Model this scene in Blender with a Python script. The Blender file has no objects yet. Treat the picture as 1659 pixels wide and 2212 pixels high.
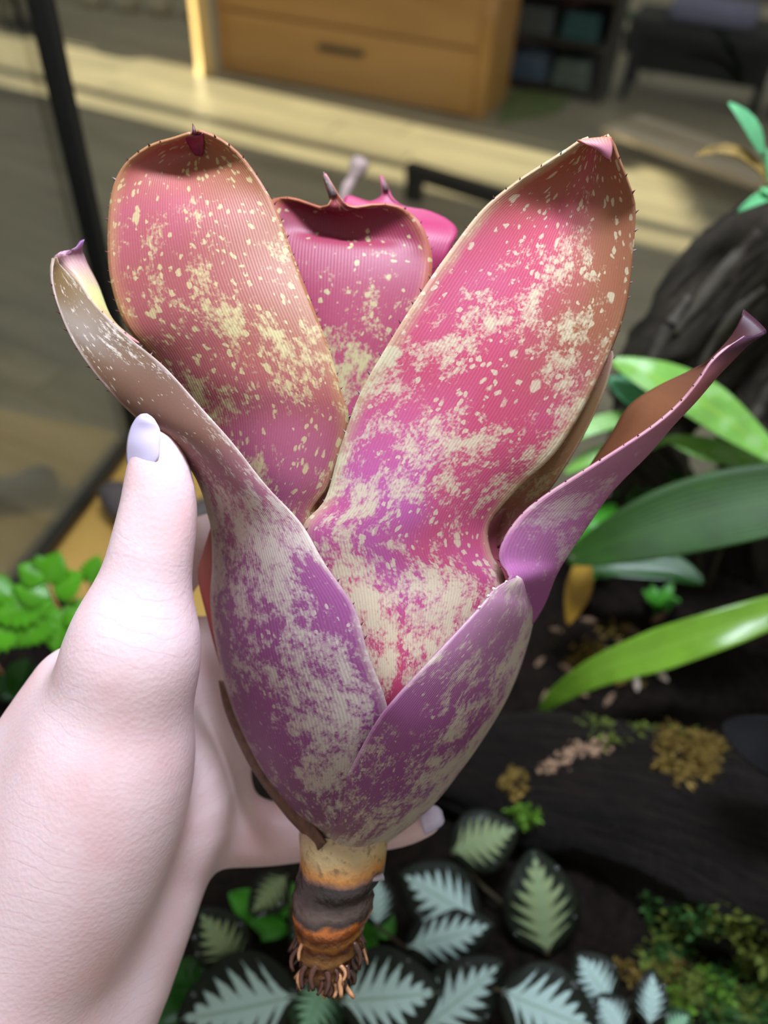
import bpy, bmesh, math, random
import numpy as np
from mathutils import Vector, Matrix
from mathutils.bvhtree import BVHTree
random.seed(7)
S = bpy.context.scene
COL = S.collection

# ------------------------------------------------------------------ camera
FPX, CX, CY = 1661.0, 829.5, 1106.0
g = np.array([-115., -1691., -1661.]); g /= np.linalg.norm(g)
_Z = -g; _F = np.array([0, 0, -1.]); _Y = _F - (_F @ _Z) * _Z; _Y /= np.linalg.norm(_Y); _X = np.cross(_Y, _Z)
ROT = np.array([_X, _Y, _Z]); CAM = np.array([0., 0., 1.35])
cd = bpy.data.cameras.new('camera'); co = bpy.data.objects.new('camera', cd); COL.objects.link(co)
M4 = Matrix([[*ROT[0], CAM[0]], [*ROT[1], CAM[1]], [*ROT[2], CAM[2]], [0, 0, 0, 1]])
co.matrix_world = M4
cd.sensor_fit = 'VERTICAL'; cd.sensor_height = 36.0; cd.sensor_width = 27.0
cd.lens = FPX / 2212 * 36.0
cd.clip_start = 0.01; cd.clip_end = 60
cd.dof.use_dof = True; cd.dof.focus_distance = 0.208; cd.dof.aperture_fstop = 7.5
S.camera = co
def P(px, py, d):                       # point seen at a photo pixel, d metres in front of the lens plane
    return CAM + ROT @ np.array([(px - CX) / FPX * d, -(py - CY) / FPX * d, -d])
def onz(px, py, z):
    v = P(px, py, 1) - CAM
    return CAM + v * ((z - CAM[2]) / v[2])

# ------------------------------------------------------------------ light
W = bpy.data.worlds.new('world'); S.world = W; W.use_nodes = True
bg = W.node_tree.nodes['Background']; bg.inputs[0].default_value = (0.97, 0.95, 0.88, 1); bg.inputs[1].default_value = 0.50
SUN_AZ = math.radians(-24); SUN_EL = math.radians(22)
sd = bpy.data.lights.new('sun', 'SUN'); sd.energy = 20; sd.color = (1.0, 0.82, 0.54); sd.angle = 0.012
so = bpy.data.objects.new('sun', sd); COL.objects.link(so)
so.rotation_euler = Vector((math.cos(SUN_AZ) * math.cos(SUN_EL), math.sin(SUN_AZ) * math.cos(SUN_EL), -math.sin(SUN_EL))).to_track_quat('-Z', 'Y').to_euler()
LAMP = Vector((0.02, 0.30, 1.76))
ld = bpy.data.lights.new('tank_lamp_light', 'AREA'); ld.shape = 'RECTANGLE'; ld.size = 0.32; ld.size_y = 0.11
ld.energy = 10.2; ld.color = (0.76, 0.84, 1.0)
lo = bpy.data.objects.new('tank_lamp_light', ld); COL.objects.link(lo); lo.location = LAMP
lo.rotation_euler = (math.radians(-8), 0, math.radians(-11))
S.view_settings.view_transform = 'Standard'; S.view_settings.look = 'None'
S.view_settings.gamma = 1; S.view_settings.use_curve_mapping = False
S.view_settings.exposure = 0.0

# ------------------------------------------------------------------ helpers
def lin(r, g_, b):
    f = lambda c: (c / 255 / 12.92) if c / 255 <= 0.04045 else ((c / 255 + 0.055) / 1.055) ** 2.4
    return (f(r), f(g_), f(b), 1)
def tag(o, label=None, cat=None, group=None, kind=None):
    if label: o['label'] = label
    if cat: o['category'] = cat
    if group: o['group'] = group
    if kind: o['kind'] = kind
    return o
def empty(name, loc, label=None, cat=None, group=None):
    o = bpy.data.objects.new(name, None); COL.objects.link(o); o.location = Vector(loc); o.empty_display_size = 0.02
    return tag(o, label, cat, group)
def wloc(o):
    v = Vector((0, 0, 0))
    while o is not None:
        v += o.location; o = o.parent
    return v
def mk(name, verts, faces, mats, parent=None, smooth=True, uvs=None, origin=None, solid=None):
    """verts in world coordinates; parents are never rotated"""
    verts = [Vector(v) for v in verts]
    base = wloc(parent) if parent is not None else (Vector(origin) if origin is not None else sum(verts, Vector()) / len(verts))
    me = bpy.data.meshes.new(name)
    me.from_pydata([v - base for v in verts], [], faces); me.update()
    if uvs:
        for lname, arr in uvs.items():
            lay = me.uv_layers.new(name=lname)
            for lp in me.loops: lay.data[lp.index].uv = arr[lp.vertex_index]
    if smooth: me.polygons.foreach_set('use_smooth', [True] * len(me.polygons))
    if not isinstance(mats, (list, tuple)): mats = [mats]
    for m in mats: me.materials.append(m)
    o = bpy.data.objects.new(name, me); COL.objects.link(o)
    if parent is not None: o.parent = parent
    else: o.location = base
    if solid:
        md = o.modifiers.new('thickness', 'SOLIDIFY'); md.thickness = solid; md.offset = 0
        if len(mats) > 1: md.material_offset = 1
    return o
class MB:
    def __init__(s): s.v = []; s.f = []
    def add(s, vs, fs):
        n = len(s.v); s.v += [Vector(v) for v in vs]; s.f += [tuple(i + n for i in f) for f in fs]; return s
    def box(s, c, size, ax=None, bevel=0):
        X, Y, Z = ax or (Vector((1, 0, 0)), Vector((0, 1, 0)), Vector((0, 0, 1)))
        c = Vector(c); h = [k / 2 for k in size]; vs = []
        for i in (-1, 1):
            for j in (-1, 1):
                for k in (-1, 1): vs.append(c + X * i * h[0] + Y * j * h[1] + Z * k * h[2])
        return s.add(vs, [(0, 1, 3, 2), (4, 6, 7, 5), (0, 4, 5, 1), (2, 3, 7, 6), (0, 2, 6, 4), (1, 5, 7, 3)])
    def tube(s, pts, rad, n=10, cap=True, wob=0, rnd=None):
        pts = [Vector(p) for p in pts]; N = len(pts)
        rad = [rad] * N if not isinstance(rad, (list, tuple)) else rad
        up = Vector((0.3, 0.2, 0.9)).normalized(); vs = []; fs = []
        for i, p in enumerate(pts):
            t = (pts[min(i + 1, N - 1)] - pts[max(i - 1, 0)]).normalized()
            a = t.cross(up)
            if a.length < 1e-4: a = t.cross(Vector((1, 0, 0)))
            a.normalize(); b = t.cross(a)
            for k in range(n):
                q = 2 * math.pi * k / n; r = rad[i] * (1 + (wob * (rnd or random).uniform(-1, 1) if wob else 0))
                vs.append(p + a * math.cos(q) * r + b * math.sin(q) * r)
        for i in range(N - 1):
            for k in range(n):
                fs.append((i * n + k, i * n + (k + 1) % n, (i + 1) * n + (k + 1) % n, (i + 1) * n + k))
        if cap:
            fs.append(tuple(range(n))[::-1]); fs.append(tuple((N - 1) * n + k for k in range(n)))
        return s.add(vs, fs)
    def ball(s, c, r, nu=10, nv=7, sc=(1, 1, 1)):
        c = Vector(c); vs = [c + Vector((0, 0, r * sc[2]))]; fs = []
        for j in range(1, nv):
            th = math.pi * j / nv
            for i in range(nu):
                ph = 2 * math.pi * i / nu
                vs.append(c + Vector((r * sc[0] * math.sin(th) * math.cos(ph), r * sc[1] * math.sin(th) * math.sin(ph), r * sc[2] * math.cos(th))))
        vs.append(c - Vector((0, 0, r * sc[2]))); L = len(vs) - 1
        for i in range(nu):
            fs.append((0, 1 + i, 1 + (i + 1) % nu)); fs.append((L, L - nu + (i + 1) % nu, L - nu + i))
        for j in range(nv - 2):
            for i in range(nu):
                a = 1 + j * nu
                fs.append((a + i, a + nu + i, a + nu + (i + 1) % nu, a + (i + 1) % nu))
        return s.add(vs, fs)
    def lathe(s, c, prof, n=20):
        c = Vector(c); vs = []; fs = []
        for r, z in prof:
            for k in range(n):
                q = 2 * math.pi * k / n; vs.append(c + Vector((r * math.cos(q), r * math.sin(q), z)))
        for i in range(len(prof) - 1):
            for k in range(n): fs.append((i * n + k, i * n + (k + 1) % n, (i + 1) * n + (k + 1) % n, (i + 1) * n + k))
        fs.append(tuple(range(n))[::-1]); fs.append(tuple((len(prof) - 1) * n + k for k in range(n)))
        return s.add(vs, fs)
    def build(s, name, mat, parent=None, smooth=False, **k): return mk(name, s.v, s.f, mat, parent, smooth, **k)
def bez(pts, n):                         # Catmull-Rom through any-dimensional points
    A = np.array(pts, float); m = len(A); out = []
    for i in range(n):
        t = i / (n - 1) * (m - 1); k = min(int(t), m - 2); u = t - k
        p0 = A[max(k - 1, 0)]; p1 = A[k]; p2 = A[k + 1]; p3 = A[min(k + 2, m - 1)]
        out.append(0.5 * ((2 * p1) + (-p0 + p2) * u + (2 * p0 - 5 * p1 + 4 * p2 - p3) * u * u + (-p0 + 3 * p1 - 3 * p2 + p3) * u ** 3))
    return np.array(out)

# ------------------------------------------------------------------ materials
def newmat(name):
    m = bpy.data.materials.new(name); m.use_nodes = True
    nt = m.node_tree; b = nt.nodes['Principled BSDF']
    return m, nt, b
def N(nt, typ, **kw):
    n = nt.nodes.new(typ)
    for k, v in kw.items():
        if k.startswith('i_'):
            key = k[2:]; key = int(key) if key.isdigit() else key.replace('_', ' ')
            n.inputs[key].default_value = v
        else: setattr(n, k, v)
    return n
def math_(nt, op, a, b=None, c=None, clamp=False):
    n = nt.nodes.new('ShaderNodeMath'); n.operation = op; n.use_clamp = clamp
    for i, x in enumerate((a, b, c)):
        if x is None: continue
        if isinstance(x, (int, float)): n.inputs[i].default_value = x
        else: nt.links.new(x, n.inputs[i])
    return n.outputs[0]
def ramp(nt, fac, stops, interp='LINEAR'):
    r = nt.nodes.new('ShaderNodeValToRGB'); r.color_ramp.interpolation = interp
    e = r.color_ramp.elements
    while len(e) < len(stops): e.new(0.5)
    for el, (p, c) in zip(e, stops):
        el.position = p; el.color = c if isinstance(c, (tuple, list)) else (c, c, c, 1)
    nt.links.new(fac, r.inputs[0]); return r.outputs[0]
def mix(nt, fac, a, b, mode='MIX'):
    n = nt.nodes.new('ShaderNodeMix'); n.data_type = 'RGBA'; n.blend_type = mode
    for idx, x in ((0, fac), (6, a), (7, b)):
        if isinstance(x, (int, float)): n.inputs[idx].default_value = x
        elif isinstance(x, (tuple, list)): n.inputs[idx].default_value = x
        else: nt.links.new(x, n.inputs[idx])
    return n.outputs[2]
def bump(nt, b, h, strength=0.3, dist=0.001):
    n = nt.nodes.new('ShaderNodeBump'); n.inputs['Strength'].default_value = strength; n.inputs['Distance'].default_value = dist
    nt.links.new(h, n.inputs['Height']); nt.links.new(n.outputs[0], b.inputs['Normal'])
def simple(name, col, rough=0.5, var=0.25, scale=20, metal=0, bumpd=0, spec=0.5, stretch=(1, 1, 1)):
    m, nt, b = newmat(name)
    tc = N(nt, 'ShaderNodeTexCoord'); mp = N(nt, 'ShaderNodeMapping'); mp.inputs['Scale'].default_value = stretch
    nt.links.new(tc.outputs['Object'], mp.inputs[0])
    nz = N(nt, 'ShaderNodeTexNoise', i_Scale=scale, i_Detail=5.0, i_Roughness=0.6); nt.links.new(mp.outputs[0], nz.inputs['Vector'])
    lo_ = tuple(c * (1 - var) for c in col[:3]) + (1,); hi = tuple(min(1, c * (1 + var)) for c in col[:3]) + (1,)
    c = ramp(nt, nz.outputs[0], [(0.3, lo_), (0.7, hi)])
    nt.links.new(c, b.inputs['Base Color'])
    b.inputs['Roughness'].default_value = rough; b.inputs['Metallic'].default_value = metal
    b.inputs['Specular IOR Level'].default_value = spec
    if bumpd: bump(nt, b, nz.outputs[0], 0.6, bumpd)
    return m
def wood(name, dark, light, scale=6, axis='X', rough=0.45, rnd=0.15, yaw=0):
    m, nt, b = newmat(name)
    tc = N(nt, 'ShaderNodeTexCoord'); mp = N(nt, 'ShaderNodeMapping'); oi = N(nt, 'ShaderNodeObjectInfo')
    mp.inputs['Rotation'].default_value = (0, 0, yaw)
    mp2 = N(nt, 'ShaderNodeMapping'); mp2.inputs['Scale'].default_value = {'X': (0.12, 1, 1), 'Y': (1, 0.12, 1), 'Z': (1, 1, 0.12)}[axis]
    nt.links.new(tc.outputs['Object'], mp.inputs[0]); nt.links.new(mp.outputs[0], mp2.inputs[0])
    nt.links.new(math_(nt, 'MULTIPLY', oi.outputs['Random'], 40.0), mp2.inputs['Location'])
    nz = N(nt, 'ShaderNodeTexNoise', i_Scale=float(scale), i_Detail=8.0, i_Roughness=0.65, i_Distortion=0.6); nt.links.new(mp2.outputs[0], nz.inputs['Vector'])
    c = ramp(nt, nz.outputs[0], [(0.28, dark), (0.72, light)])
    v = math_(nt, 'MULTIPLY_ADD', oi.outputs['Random'], 2 * rnd, 1 - rnd)
    c2 = N(nt, 'ShaderNodeMix', data_type='RGBA', blend_type='MULTIPLY'); c2.inputs[0].default_value = 1
    nt.links.new(c, c2.inputs[6]); cc = N(nt, 'ShaderNodeCombineColor')
    for i in range(3): nt.links.new(v, cc.inputs[i])
    nt.links.new(cc.outputs[0], c2.inputs[7]); nt.links.new(c2.outputs[2], b.inputs['Base Color'])
    b.inputs['Roughness'].default_value = rough; bump(nt, b, nz.outputs[0], 0.25, 0.002)
    return m
def glassmat(name):
    m = bpy.data.materials.new(name); m.use_nodes = True; nt = m.node_tree; nt.nodes.clear()
    out = N(nt, 'ShaderNodeOutputMaterial'); tr = N(nt, 'ShaderNodeBsdfTransparent'); gl = N(nt, 'ShaderNodeBsdfGlossy')
    tr.inputs[0].default_value = (0.96, 0.985, 0.97, 1); gl.inputs['Roughness'].default_value = 0.03
    fr = N(nt, 'ShaderNodeFresnel'); fr.inputs[0].default_value = 1.3
    mx = N(nt, 'ShaderNodeMixShader'); nt.links.new(math_(nt, 'MULTIPLY', fr.outputs[0], 0.5), mx.inputs[0])
    nt.links.new(tr.outputs[0], mx.inputs[1]); nt.links.new(gl.outputs[0], mx.inputs[2]); nt.links.new(mx.outputs[0], out.inputs[0])
    return m

# ------------------------------------------------------------------ room
SD = Vector((math.cos(SUN_AZ), math.sin(SUN_AZ), 0)); SN = Vector((-SD.y, SD.x, 0))      # along / across the boards
m_floor = simple('floor_base', lin(60, 55, 45), 0.6)
m_plank = wood('floor_plank', lin(122, 116, 102), lin(166, 158, 136), 9, 'X', 0.42, 0.10, yaw=-SUN_AZ)
m_wallp = simple('wall_paint', lin(205, 198, 184), 0.8, 0.04, 3)
fl = MB().box((0, 4, -0.03), (9.2, 13, 0.04)).build('floor', m_floor); tag(fl, kind='structure')
def plank_mesh(L, w=0.178):
    h = 0.01; b = 0.002; vs = []
    for z, s in ((0, 0), (h - b, 0), (h, b)):
        for x, y in ((-1, -1), (1, -1), (1, 1), (-1, 1)): vs.append(SD * (x * (L / 2 - s)) + SN * (y * (w / 2 - s)) + Vector((0, 0, z - h)))
    fs = [(8, 9, 10, 11)]
    for k in (0, 4):
        for i in range(4): fs.append((k + i, k + (i + 1) % 4, k + 4 + (i + 1) % 4, k + 4 + i))
    me = bpy.data.meshes.new('plank'); me.from_pydata(vs, [], fs); me.materials.append(m_plank); return me
pm = plank_mesh(1.796)
for r in range(-12, 46):
    off = random.uniform(0, 1.8)
    for k in range(-4, 6):
        c = SN * (0.2 + r * 0.18) + SD * (k * 1.8 + off)
        if not (-3.0 < c.x < 3.4 and -0.6 < c.y < 8.4): continue
        o = bpy.data.objects.new('plank', pm); COL.objects.link(o); o.parent = fl; o.location = c - fl.location
# left wall with a glazed door that lets the sun in
WX = -3.6
def yn(n): return (n - SN.x * WX) / SN.y
y0, y1 = yn(3.16), yn(4.04); b0, b1 = yn(3.335), yn(3.40)
wb = MB()
wb.box((WX - 0.04, (y0 - 3) / 2, 1.65), (0.08, y0 + 3, 3.3)).box((WX - 0.04, (y1 + 9.5) / 2, 1.65), (0.08, 9.5 - y1, 3.3))
wb.box((WX - 0.04, (y0 + y1) / 2, 2.75), (0.08, y1 - y0, 1.1))
tag(wb.build('wall_left', m_wallp), kind='structure')
m_wframe = simple('door_frame_white', lin(215, 212, 205), 0.4, 0.03)
m_glass = glassmat('clear_glass')
dr = empty('door_1', (WX, (y0 + y1) / 2, 0)); tag(dr, kind='structure')
MB().box((WX - 0.04, (b0 + b1) / 2, 1.1), (0.04, b1 - b0, 2.2)).build('mullion', m_wframe, dr)
MB().box((WX - 0.04, (y0 + y1) / 2, 2.185), (0.05, y1 - y0, 0.03)).build('head_rail', m_wframe, dr)
for a, b_ in ((y0, b0), (b1, y1)):
    MB().box((WX - 0.04, (a + b_) / 2, 1.1), (0.006, b_ - a - 0.002, 2.17)).build('pane', m_glass, dr)
tag(MB().box((0, 9.1, 1.65), (9.2, 0.1, 3.3)).build('wall_back', m_wallp), kind='structure')
tag(MB().box((0, 9.035, 0.06), (9.0, 0.03, 0.12)).build('baseboard_back', m_wframe), kind='structure')

# dresser
m_dress = wood('dresser_wood', lin(176, 130, 70), lin(206, 158, 94), 5, 'X', 0.4, 0.05, yaw=math.radians(20.3))
m_dark = simple('dark_metal', lin(38, 36, 34), 0.4, 0.1)
fa = Vector((-1.124, 4.95, 0)); fb = Vector((0.374, 4.39, 0)); dx = (fb - fa).normalized(); dn = Vector((dx.y, -dx.x, 0))   # dn faces the room
Lw = (fb - fa).length; up = Vector((0, 0, 1)); ax = (dx, dn, up)
dz = empty('dresser', (fa + fb) / 2 - dn * 0.24, 'wide honey-brown wooden dresser with plain drawers and dark bar handles', 'dresser')
mid = (fa + fb) / 2
MB().box(mid - dn * 0.24 + up * 0.47, (Lw, 0.46, 0.94), ax).build('body', m_dress, dz)
for i in range(3):
    c = mid + dn * 0.0 + up * (0.165 + 0.315 * i)
    d = MB().box(c, (Lw - 0.13, 0.022, 0.298), ax).build('drawer', m_dress, dz)
    MB().box(c + dn * 0.022 + up * 0.05 - dx * 0.02, (0.26, 0.022, 0.02), ax).build('handle', m_dark, d)
MB().box(mid - dn * 0.235 + up * 0.955, (Lw + 0.04, 0.5, 0.03), ax).build('top', m_dress, dz)
# sunlit post standing at the end of the dresser
m_post = wood('post_wood', lin(206, 172, 112), lin(226, 196, 140), 5, 'Z', 0.4)
pn = Vector((-0.8, -0.6, 0)); px_ = Vector((0.6, -0.8, 0))
pc = Vector((-1.19, 4.86, 0))
po = empty('wooden_post', pc, 'pale square wooden post lit by the sun at the end of the dresser', 'post')
MB().box(pc + up * 0.5, (0.075, 0.075, 1.0), (px_, pn, up)).build('shaft', m_post, po)
MB().box(pc + up * 0.012, (0.084, 0.084, 0.024), (px_, pn, up)).build('foot', m_post, po)
# pale round pots in a row beyond the post
m_pale = simple('pale_ceramic', lin(196, 190, 172), 0.5, 0.06)
m_soil0 = simple('pot_soil', lin(40, 32, 26), 0.9)
for i in range(4):
    c = onz(205 + 72 * i, 12 + 8 * i, 0)
    r_ = empty('round_pot', (c[0], c[1], 0), 'pale round pot in the row on the floor beside the dresser', 'pot', 'pale pots in a row on the floor')
    MB().lathe((c[0], c[1], 0), [(0.06, 0), (0.085, 0.03), (0.09, 0.1), (0.08, 0.17), (0.085, 0.18), (0.075, 0.18), (0.07, 0.165)], 18).build('bowl', m_pale, r_, True)
    MB().lathe((c[0], c[1], 0.160), [(0.071, 0), (0.0705, 0.010)], 18).build('potting_soil', m_soil0, r_, True)
# dark stool near the left edge
m_gry = simple('grey_fabric', lin(92, 94, 88), 0.8, 0.15)
c = onz(-5, 50, 0); st = empty('stool', (c[0], c[1], 0), 'small dark stool with grey seat standing in the sun strip', 'stool')
for sx in (-1, 1):
    for sy in (-1, 1): MB().tube([(c[0] + sx * .1, c[1] + sy * .1, 0), (c[0] + sx * .08, c[1] + sy * .08, .4)], .022, 8).build('leg', m_dark, st, True)
MB().lathe((c[0], c[1], 0.39), [(0.13, 0), (0.15, 0.015), (0.15, 0.05), (0.12, 0.065)], 20).build('seat', m_gry, st, True)

# shelf unit with folded cloth right of the dresser
m_shelf = simple('dark_shelf', lin(46, 42, 36), 0.5, 0.15)
sa = Vector((0.47, 5.02, 0)); sl = 0.62; sc = sa + dx * sl / 2 - dn * 0.16
sh = empty('shelf_unit', sc, 'dark open shelf unit standing beside the dresser', 'shelf')
for e in (0, 1): MB().box(sa + dx * sl * e - dn * 0.16 + up * 0.5, (0.025, 0.32, 1.0), ax).build('side_panel', m_shelf, sh)
for z in (0.04, 0.27, 0.50, 0.75): MB().box(sc + up * z, (sl - 0.024, 0.32, 0.022), ax).build('shelf_board', m_shelf, sh)
MB().box(sc - dn * 0.155 + up * 0.5, (sl - 0.03, 0.01, 0.96), ax).build('back_panel', m_shelf, sh)
for i, (t, z0, cname, rgb) in enumerate([(0.16, 0.051, 'dusty blue', (70, 92, 116)), (0.42, 0.051, 'grey green', (96, 112, 104)), (0.16, 0.281, 'slate grey', (84, 90, 92)), (0.42, 0.281, 'teal', (52, 88, 92))]):
    mm = simple('cloth_' + cname.replace(' ', '_'), lin(*rgb), 0.9, 0.12)
    cl = empty('folded_cloth', sa + dx * (sl * 0.03 + t) - dn * 0.15 + up * z0, cname + ' folded cloth lying on the dark shelf unit', 'cloth', 'folded cloths on the shelf unit')
    for k in range(3):
        w_ = 0.22 - 0.012 * k
        b_ = MB().box(sa + dx * (sl * 0.03 + t) - dn * 0.15 + up * (z0 + 0.0219 + k * 0.0425), (w_, 0.26, 0.043), ax).build('fold', mm, cl)
        bv = b_.modifiers.new('round', 'BEVEL'); bv.width = 0.014; bv.segments = 3
# green mat on the floor
m_mat = simple('green_mat', lin(92, 108, 58), 0.95, 0.2, 60)
gm = [onz(1104, 200, 0), onz(1240, 204, 0), onz(1205, 246, 0), onz(1072, 268, 0)]
gb = MB(); gv = [Vector(p) for p in gm]
gb.add([v + up * 0.0 for v in gv] + [v + up * 0.012 for v in gv], [(0, 1, 2, 3)[::-1], (4, 5, 6, 7), (0, 1, 5, 4), (1, 2, 6, 5), (2, 3, 7, 6), (3, 0, 4, 7)])
tag(gb.build('floor_mat', m_mat), 'small mossy green mat on the floor in front of the shelf unit', 'mat')
# low black bench with lavender cushion, white ball and potted plant
m_blk = simple('black_fabric', lin(22, 22, 24), 0.8, 0.2); m_lav = simple('lavender_fabric', lin(112, 112, 142), 0.9, 0.15)
m_whi = simple('white_ball', lin(176, 174, 166), 0.5, 0.05)
bc = Vector((1.62, 5.0, 0)); be = empty('bench', bc, 'low black bench against the dark end of the room', 'bench')
for sx in (-1, 1):
    for sy in (-1, 1): MB().box(bc + dx * sx * 0.36 + dn * sy * 0.17 + up * 0.17, (0.04, 0.04, 0.34), ax).build('leg', m_blk, be)
MB().box(bc + up * 0.37, (0.82, 0.42, 0.06), ax).build('seat', m_blk, be)
MB().box(bc + up * 0.2 - dn * 0.19, (0.70, 0.02, 0.26), ax).build('back_panel', m_blk, be)
cu = MB().box(bc + up * 0.446, (0.46, 0.34, 0.09), ax).build('cushion', m_lav); bv = cu.modifiers.new('round', 'BEVEL'); bv.width = 0.035; bv.segments = 4
tag(cu, 'lavender grey cushion lying on the low black bench', 'cushion')
p0 = Vector(onz(1405, 150, 0)); tag(MB().ball(p0 + up * 0.05, 0.05, 14, 10).build('ball', m_whi, None, True), 'small white ball lying on the floor before the black bench', 'ball')
m_bgl = simple('background_leaf', lin(60, 92, 46), 0.5, 0.3)
bp = Vector(onz(1360, 110, 0)); pp = empty('potted_plant', bp, 'small leafy green plant in a dark pot before the black bench', 'plant')
MB().lathe(bp, [(0.05, 0), (0.07, 0.1), (0.075, 0.11), (0.06, 0.11)], 16).build('pot', m_blk, pp, True)
for k in range(11):
    a = k * 2.4; l = 0.10 + 0.05 * random.random(); d_ = Vector((math.cos(a), math.sin(a), 0)); s_ = d_.cross(up)
    q0 = bp + up * 0.1; q1 = q0 + d_ * l * 0.6 + up * l * 0.9; q2 = q0 + d_ * l * 1.2 + up * l * 0.8
    mk('leaf', [q0, q1 + s_ * 0.03, q2, q1 - s_ * 0.03], [(0, 1, 2, 3)], m_bgl, pp, solid=0.002)
# black cabinet filling the corner
kb = Vector((2.55, 4.75, 0)); ca = empty('cabinet', kb, 'tall black cabinet in the dark corner of the room', 'cabinet')
MB().box(kb + up * 0.72, (1.0, 0.5, 1.4), ax).build('body', m_blk, ca)
for s_ in (-1, 1):
    d = MB().box(kb + dx * s_ * 0.245 + dn * 0.26 + up * 0.72, (0.48, 0.02, 1.34), ax).build('door', m_blk, ca)
    MB().box(kb + dx * s_ * 0.04 + dn * 0.28 + up * 0.8, (0.015, 0.02, 0.16), ax).build('handle', m_dark, d)
MB().box(kb + up * 0.01, (0.96, 0.44, 0.02), ax).build('plinth', m_blk, ca)
# low pale pallet bench and a charcoal floor frame
m_pal = wood('pallet_wood', lin(166, 152, 134), lin(196, 180, 160), 6, 'X', 0.6, 0.05, yaw=math.radians(20))
p1 = Vector(onz(1290, 330, 0)); p1.z = 0; p2 = Vector(onz(1690, 480, 0)); p2.z = 0
pd = (p2 - p1).normalized(); pnn = Vector((-pd.y, pd.x, 0)); pl = (p2 - p1).length; pax = (pd, pnn, up)
pb = empty('pallet_bench', (p1 + p2) / 2 + pnn * 0.16, 'low pale wooden slatted bench on the floor behind the tank', 'bench')
for k in range(2): MB().box((p1 + p2) / 2 + pnn * (0.06 + 0.20 * k) + up * 0.105, (pl, 0.13, 0.03), pax).build('slat', m_pal, pb)
for e in (0.03, 0.97):
    for k in range(2): MB().box(p1 + pd * pl * e + pnn * (0.05 + 0.22 * k) + up * 0.045, (0.06, 0.06, 0.09), pax).build('leg', m_pal, pb)
m_char = simple('charcoal_frame', lin(48, 46, 44), 0.55, 0.1)
f1 = Vector(onz(893, 432, 0)); f2 = Vector(onz(1115, 505, 0)); fd = (f2 - f1).normalized(); fnn = Vector((-fd.y, fd.x, 0)); fll = (f2 - f1).length; fax = (fd, fnn, up)
ff = empty('metal_frame', (f1 + f2) / 2, 'charcoal U-shaped metal frame standing on the floor in the sun strip', 'frame')
for e in (0, 1): MB().box(f1 + (f2 - f1) * e + up * 0.045, (0.07, 0.04, 0.09), fax).build('leg', m_char, ff)
MB().box((f1 + f2) / 2 + up * 0.12, (fll + 0.07, 0.05, 0.06), fax).build('crossbar', m_char, ff)

# ------------------------------------------------------------------ cabinet and glass tank
ty = Vector((0.193, 0.981, 0)).normalized(); tx = Vector((ty.y, -ty.x, 0)); tax = (tx, ty, up)
T0 = Vector((-0.278, 0.655, 0)); TW, TD, ZB, ZT = 0.92, 0.60, 0.806, 1.40       # tank: back-left corner, width, depth, bottom, top
tc_ = T0 + tx * TW / 2 - ty * TD / 2
m_cab = wood('tank_cabinet_wood', lin(170, 130, 62), lin(192, 152, 80), 4, 'X', 0.4, 0.03, yaw=math.radians(11))
kc = empty('tank_cabinet', tc_, 'honey coloured wooden cabinet standing under the glass tank', 'cabinet')
MB().box(tc_ + up * 0.785, (TW + 0.012, TD + 0.012, 0.03), tax).build('top_board', m_cab, kc)
MB().box(tc_ + up * 0.40, (TW - 0.02, TD - 0.02, 0.74), tax).build('body', m_cab, kc)
for s_ in (-1, 1):
    d = MB().box(tc_ - ty * (TD / 2 - 0.005) + tx * s_ * 0.22 + up * 0.40, (0.43, 0.02, 0.70), tax).build('door', m_cab, kc)
    MB().box(tc_ - ty * (TD / 2 + 0.012) + tx * s_ * 0.04 + up * 0.5, (0.012, 0.02, 0.12), tax).build('handle', m_dark, d)
MB().box(tc_ + up * 0.015, (TW - 0.06, TD - 0.06, 0.03), tax).build('plinth', m_dark, kc)
m_seam = simple('black_silicone', lin(10, 10, 11), 0.35, 0.1)
tk = empty('glass_tank', tc_ + up * 0.80, 'open glass terrarium tank with black corner seams standing on the honey wood cabinet', 'tank')
zt = (ZB + ZT) / 2
MB().box(tc_ + up * 0.803, (TW, TD, 0.006), tax).build('bottom_pane', m_glass, tk)
MB().box(tc_ + ty * (TD / 2 - 0.003) + up * zt, (TW, 0.006, ZT - ZB), tax).build('back_pane', m_glass, tk)
for s_ in (-1, 1): MB().box(tc_ + tx * s_ * (TW / 2 - 0.003) + up * zt, (0.006, TD - 0.014, ZT - ZB), tax).build('side_pane', m_glass, tk)
MB().box(tc_ - ty * (TD / 2 - 0.003) + up * 0.84, (TW, 0.006, 0.07), tax).build('front_sill', m_glass, tk)
for sx in (-1, 1):
    MB().box(tc_ + tx * sx * (TW / 2 - 0.006) + ty * (TD / 2 - 0.008) + up * zt, (0.015, 0.013, ZT - ZB), tax).build('corner_seam', m_seam, tk)
    MB().box(tc_ + tx * sx * (TW / 2 - 0.004) + up * 0.811, (0.009, TD - 0.03, 0.010), tax).build('bottom_seam', m_seam, tk)
# lamp over the tank (out of the picture)
m_led = bpy.data.materials.new('lamp_diffuser'); m_led.use_nodes = True
b_ = m_led.node_tree.nodes['Principled BSDF']; b_.inputs['Emission Color'].default_value = (0.93, 0.9, 1, 1); b_.inputs['Emission Strength'].default_value = 6
lm = empty('tank_lamp', LAMP + up * 0.03, 'slim black lamp bar hanging above the glass tank', 'lamp')
MB().box(LAMP + up * 0.035, (0.40, 0.13, 0.03), tax).build('housing', m_dark, lm)
MB().box(LAMP + up * 0.0145, (0.36, 0.12, 0.012), tax).build('diffuser', m_led, lm)
for s_ in (-1, 1): MB().tube([LAMP + tx * s_ * 0.15 + up * 0.05, LAMP + tx * s_ * 0.15 + up * 1.3], 0.0025, 6).build('cable', m_dark, lm)

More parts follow.
